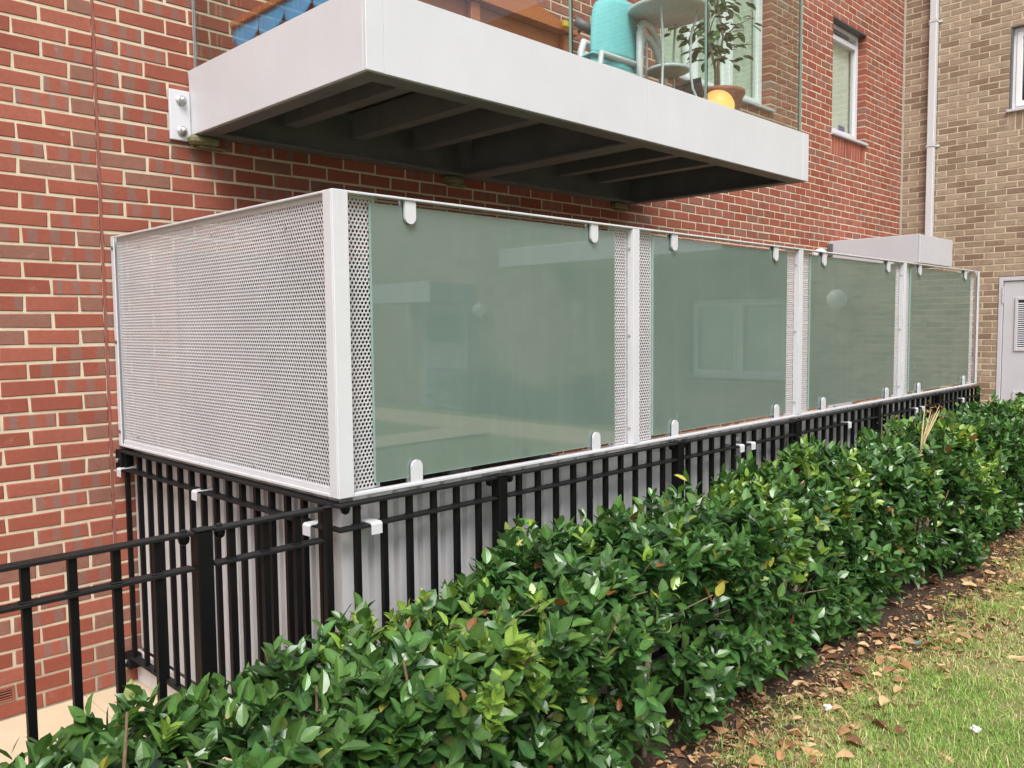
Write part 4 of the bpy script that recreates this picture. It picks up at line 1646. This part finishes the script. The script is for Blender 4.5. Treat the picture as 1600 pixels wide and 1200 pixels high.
# stems
sr = random.Random(21)
ORG = Vector(hd.location)
for k in range(46):
    x = -2.4 + k * .262 + sr.uniform(-.08, .08)
    y = -2.26 + sr.uniform(-.10, .10)
    for j in range(sr.choice((1, 2, 2, 3))):
        lx, ly = sr.uniform(-.22, .22), sr.uniform(-.20, .16)
        h = sr.uniform(.55, .78)
        pts = [(x, y, GZ - .02), (x + lx * .25 + sr.uniform(-.02, .02), y + ly * .2, GZ + h * .3), (x + lx * .6, y + ly * .6, GZ + h * .65), (x + lx, y + ly, GZ + h)]
        MB().tube(pts, [.010, .008, .006, .003], 6).build('stem', M['bark'], hd, True)

tw = MB()
for k in range(520):
    x = sr.uniform(-2.2, 9.4)
    z0 = sr.uniform(.25, .80)
    y0 = -2.30 + sr.uniform(-.06, .06)
    d = Vector((sr.uniform(-.8, .8), sr.uniform(-1.0, -.2), sr.uniform(.1, 1.0))).normalized()
    L_ = sr.uniform(.12, .24)
    p0 = Vector((x, y0, z0))
    p2 = p0 + d * L_
    p2.y = max(p2.y, -2.56)
    p2.z = min(p2.z, float(Htop(x)) - .03)
    p1 = (p0 + p2) / 2 + Vector((sr.uniform(-.02, .02), 0, sr.uniform(-.02, .02)))
    tw.tube([p0, p1, p2], [.0038, .003, .0016], 5, False)
kind(tw.build('twigs', M['palebark'], hd, True), 'stuff')
for gxx in (4.0, 2.27, 1.1, 5.9):
    for j in range(3):
        b0_ = Vector((gxx + sr.uniform(-.05, .05), -2.36 + sr.uniform(-.03, .05), GZ - .02))
        MB().tube([b0_, b0_ + Vector((sr.uniform(-.02, .04), sr.uniform(-.02, .02), .28)), b0_ + Vector((sr.uniform(-.02, .10), sr.uniform(-.03, .03), .55)), b0_ + Vector((sr.uniform(-.05, .16), .02, .76))],
                  [.012, .010, .008, .004], 7).build('stem', M['palebark'], hd, True)
# dried weed poking out of the hedge
wd = thing('dead_weed', 'dry straw coloured weed stalk poking out of the top of the hedge', 'weed', (4.25, -2.30, .85))
for k in range(7):
    a, b = sr.uniform(.1, .42), sr.uniform(-.05, .05)
    h = sr.uniform(.20, .30)
    s0 = Vector((4.02, -2.33, .90))
    MB().tube([s0, s0 + Vector((a * .35, b * .3, h * .45)), s0 + Vector((a, b, h))], [.0065, .005, .002], 6).build('stalk', M['straw'], wd, True)
dc = []
for k in range(90):
    if k < 45:
        p = np.array([4.22 + sr.uniform(-.02, .26), -2.31 + sr.uniform(-.05, .05), 1.10 + sr.uniform(0, .12)])
        c = (.30, .17, .06)
    else:
        p = np.array([3.80 + sr.uniform(-.14, .32), -2.22 + sr.uniform(-.06, .06), 1.03 + sr.uniform(-.06, .13)])
        c = (.17, .16, .05)
    dc.append((p, rng.normal(0, 1, 3), rng.normal(0, 1, 3), sr.uniform(.012, .028), np.array(c) * sr.uniform(.7, 1.3)))
kind(link('dry_foliage', leaf_cloud(*[np.array(q) for q in zip(*dc)], 1.0, wd.location, M['dryleaf'], 'dry_foliage'), wd), 'stuff')
world0()

# ------------------------------------------------------------------ grass, litter
NG = 230000
gx = np.where(rng.random(NG) < .72, rng.uniform(.2, 5.5, NG), rng.uniform(-2.2, 9.0, NG))
gy = LAWN_Y - .45 - rng.random(NG) ** 1.15 * 2.6
e_ = (gy - soil_edge(gx))
pat = np.sin(3.3 * gx + 1.7 * gy) + np.sin(6.1 * gy - 2.7 * gx + 1) + .8 * np.sin(11 * gx + 5 * gy) + rng.normal(0, .6, NG)
kp_ = (e_ < -.02 + rng.normal(0, .10, NG)) & ((pat > -1.3) | (rng.random(NG) < .6))
kp_ |= (e_ < .15) & (pat > 1.5) & (rng.random(NG) < .35)
gx, gy, pat = gx[kp_], gy[kp_], pat[kp_]
ng = len(gx)
gz = GZ - .014 + hnoise(gx, gy) * np.clip((-gy - 1.9) * 3, 0, 1)
hgt = np.where(rng.random(ng) < .05, rng.uniform(.035, .07, ng), rng.uniform(.010, .034, ng)) * np.where(pat > 0, 1.1, .75)
ang = rng.uniform(0, 6.28, ng)
lean = rng.uniform(.3, 1.5, ng)
dx, dy = np.cos(ang), np.sin(ang)
wd_ = rng.uniform(.0010, .0019, ng)
b0 = np.c_[gx - dy * wd_, gy + dx * wd_, gz]
b1 = np.c_[gx + dy * wd_, gy - dx * wd_, gz]
mx_, my_ = gx + dx * lean * hgt * .35, gy + dy * lean * hgt * .35
m0 = np.c_[mx_ - dy * wd_ * .8, my_ + dx * wd_ * .8, gz + hgt * .6]
m1 = np.c_[mx_ + dy * wd_ * .8, my_ - dx * wd_ * .8, gz + hgt * .6]
tp = np.c_[gx + dx * lean * hgt, gy + dy * lean * hgt, gz + hgt * .85]
V = np.stack([b0, b1, m1, m0, tp], 1).reshape(-1, 3)
o5 = 5 * np.arange(ng)[:, None]
Q = np.array([[0, 1, 2, 3]]) + o5
T3 = np.array([[3, 2, 4]]) + o5
straw = rng.random(ng) < np.where(pat > .5, .15, np.where(pat > -.6, .36, .62))
gc = np.where(straw[:, None], np.array([.58, .50, .25]), np.array([.235, .37, .082])) * rng.uniform(.7, 1.35, (ng, 1))
kind(link('grass', np_mesh('grass', V, [Q, T3], M['grassb'], {'tint': ('POINT', np.repeat(gc, 5, axis=0))})), 'stuff')

dry_t = [(.44, .24, .12), (.30, .15, .075), (.56, .39, .22), (.17, .085, .045), (.48, .31, .18)]
dvar = []
for t in dry_t:
    for k in range(3):
        T = LT * np.array([1, 1.15 + .2 * k, 1])
        T[:, 2] += (1.3 + .5 * k) * T[:, 1] ** 2 * (1.2 if k else 2.2) + .22 * (T[:, 0] - .4) ** 2
        T[:10] += rng.normal(0, .03, (10, 3))
        T[10:] = T[:4]
        dvar.append(np_mesh('fallen_leaf', T, [LQ, LTRI], M['dryleaf'], {'tint': ('POINT', np.array(t)[None] * LSH[:, None])}, True))
green_f = np_mesh('fallen_leaf', LT * np.array([1, 1.3, .6]), [LQ, LTRI], M['dryleaf'], {'tint': ('POINT', np.array((.24, .30, .06))[None] * LSH[:, None])}, True)


def litter_pos():
    while True:
        x = rng.uniform(.6, 6.8)
        y = soil_edge(x) + rng.normal(-.07, .19)
        if -3.35 < y < -2.36:
            return x, y


nplaced = 0
while nplaced < 285:
    x, y = litter_pos()
    z = float(max(soil_z(np.array(x), np.array(y)), GZ - .012 + hnoise(np.array(x), np.array(y)))) + .009
    g_ = rng.random() < .10
    kv = int(rng.integers(len(dvar)))
    o = link('fallen_leaf', green_f if g_ else dvar[kv])
    a = rng.uniform(0, 6.28)
    o.matrix_world = leaf_mat4((x, y, z), (math.cos(a), math.sin(a), rng.uniform(-.12, .22)), (rng.normal(0, .3), rng.normal(0, .3), 1 if rng.random() < .6 else -1), rng.uniform(.042, .088))
    e = y - float(soil_edge(np.array(x)))
    where = 'on bare soil below the hedge' if e > .03 else 'on the grass at the lawn edge'
    nm = ('yellow green', 'flat') if g_ else ((('ginger', 'dark reddish brown', 'pale tan', 'deep brown', 'buff')[kv // 3], 'curled') if True else None)
    tag(o, '%s %s fallen leaf lying %s' % (nm[1], nm[0], where), 'leaf', '%s fallen leaves %s' % (nm[0], where))
    nplaced += 1
NL = 8500
lx = rng.uniform(.2, 7.5, NL)
ly = soil_edge(lx) + rng.normal(.0, .17, NL)
kk = (ly < -2.2) & (ly > -3.3)
lx, ly = lx[kk], ly[kk]
lz = np.maximum(soil_z(lx, ly), GZ - .012 + hnoise(lx, ly)) + .003
aa = rng.uniform(0, 6.28, len(lx))
lt = np.array(dry_t)[rng.integers(0, 5, len(lx))] * rng.uniform(.5, 1.1, (len(lx), 1))
kind(link('leaf_litter', leaf_cloud(np.c_[lx, ly, lz], np.c_[np.cos(aa), np.sin(aa), rng.normal(.05, .2, len(lx))], np.c_[rng.normal(0, .4, len(lx)), rng.normal(0, .4, len(lx)), np.ones(len(lx))],
     rng.uniform(.010, .042, len(lx)) , lt, 1.1, (0, 0, 0), M['dryleaf'], 'leaf_litter', 1.0)), 'stuff')


def crumple(name, p, r, m, lab):
    mb = MB().sphere(p, r, 9, 6)
    mb.v = [(p[0] + (v[0] - p[0]) * random.uniform(.5, 1.4), p[1] + (v[1] - p[1]) * random.uniform(.5, 1.4), p[2] + (v[2] - p[2]) * random.uniform(.3, .9)) for v in mb.v]
    return tag(mb.build(name, m), lab, 'litter')


crumple('paper_scrap', (2.14, -3.19, GZ + .02), .019, M['paper'], 'crumpled white tissue lying out on the lawn')
crumple('paper_scrap', (1.93, -2.70, GZ + .018), .020, M['paper'], 'small white paper scrap at the edge of the leaf litter')
crumple('plastic_scrap', (2.95, -2.70, GZ + .008), .009, M['blue'], 'tiny blue plastic scrap among the fallen leaves')
# shrubs along the far wing, mirrored in the panes
sb = thing('shrub', 'rounded green shrubs at the foot of the buff wing, mirrored in the panes', 'shrub', (9.5, -10.4, GZ))
NB = 5000
bx = rng.uniform(9.0, 9.95, NB)
by_ = rng.uniform(-12.3, -8.3, NB)
bz = GZ + rng.random(NB) * (.62 + .18 * np.sin(2.1 * by_)) * np.clip((bx - 8.8) * 4, .2, 1)
kind(link('foliage', leaf_cloud(np.c_[bx, by_, bz], rng.normal(0, 1, (NB, 3)) + np.array([-.5, 0, .5]), rng.normal(0, .6, (NB, 3)) + np.array([0, 0, 1]), rng.uniform(.05, .08, NB),
     np.array([.05, .11, .03]) * rng.uniform(.6, 1.6, (NB, 1)), 1.2, sb.location, M['leaf'], 'foliage'), sb), 'stuff')
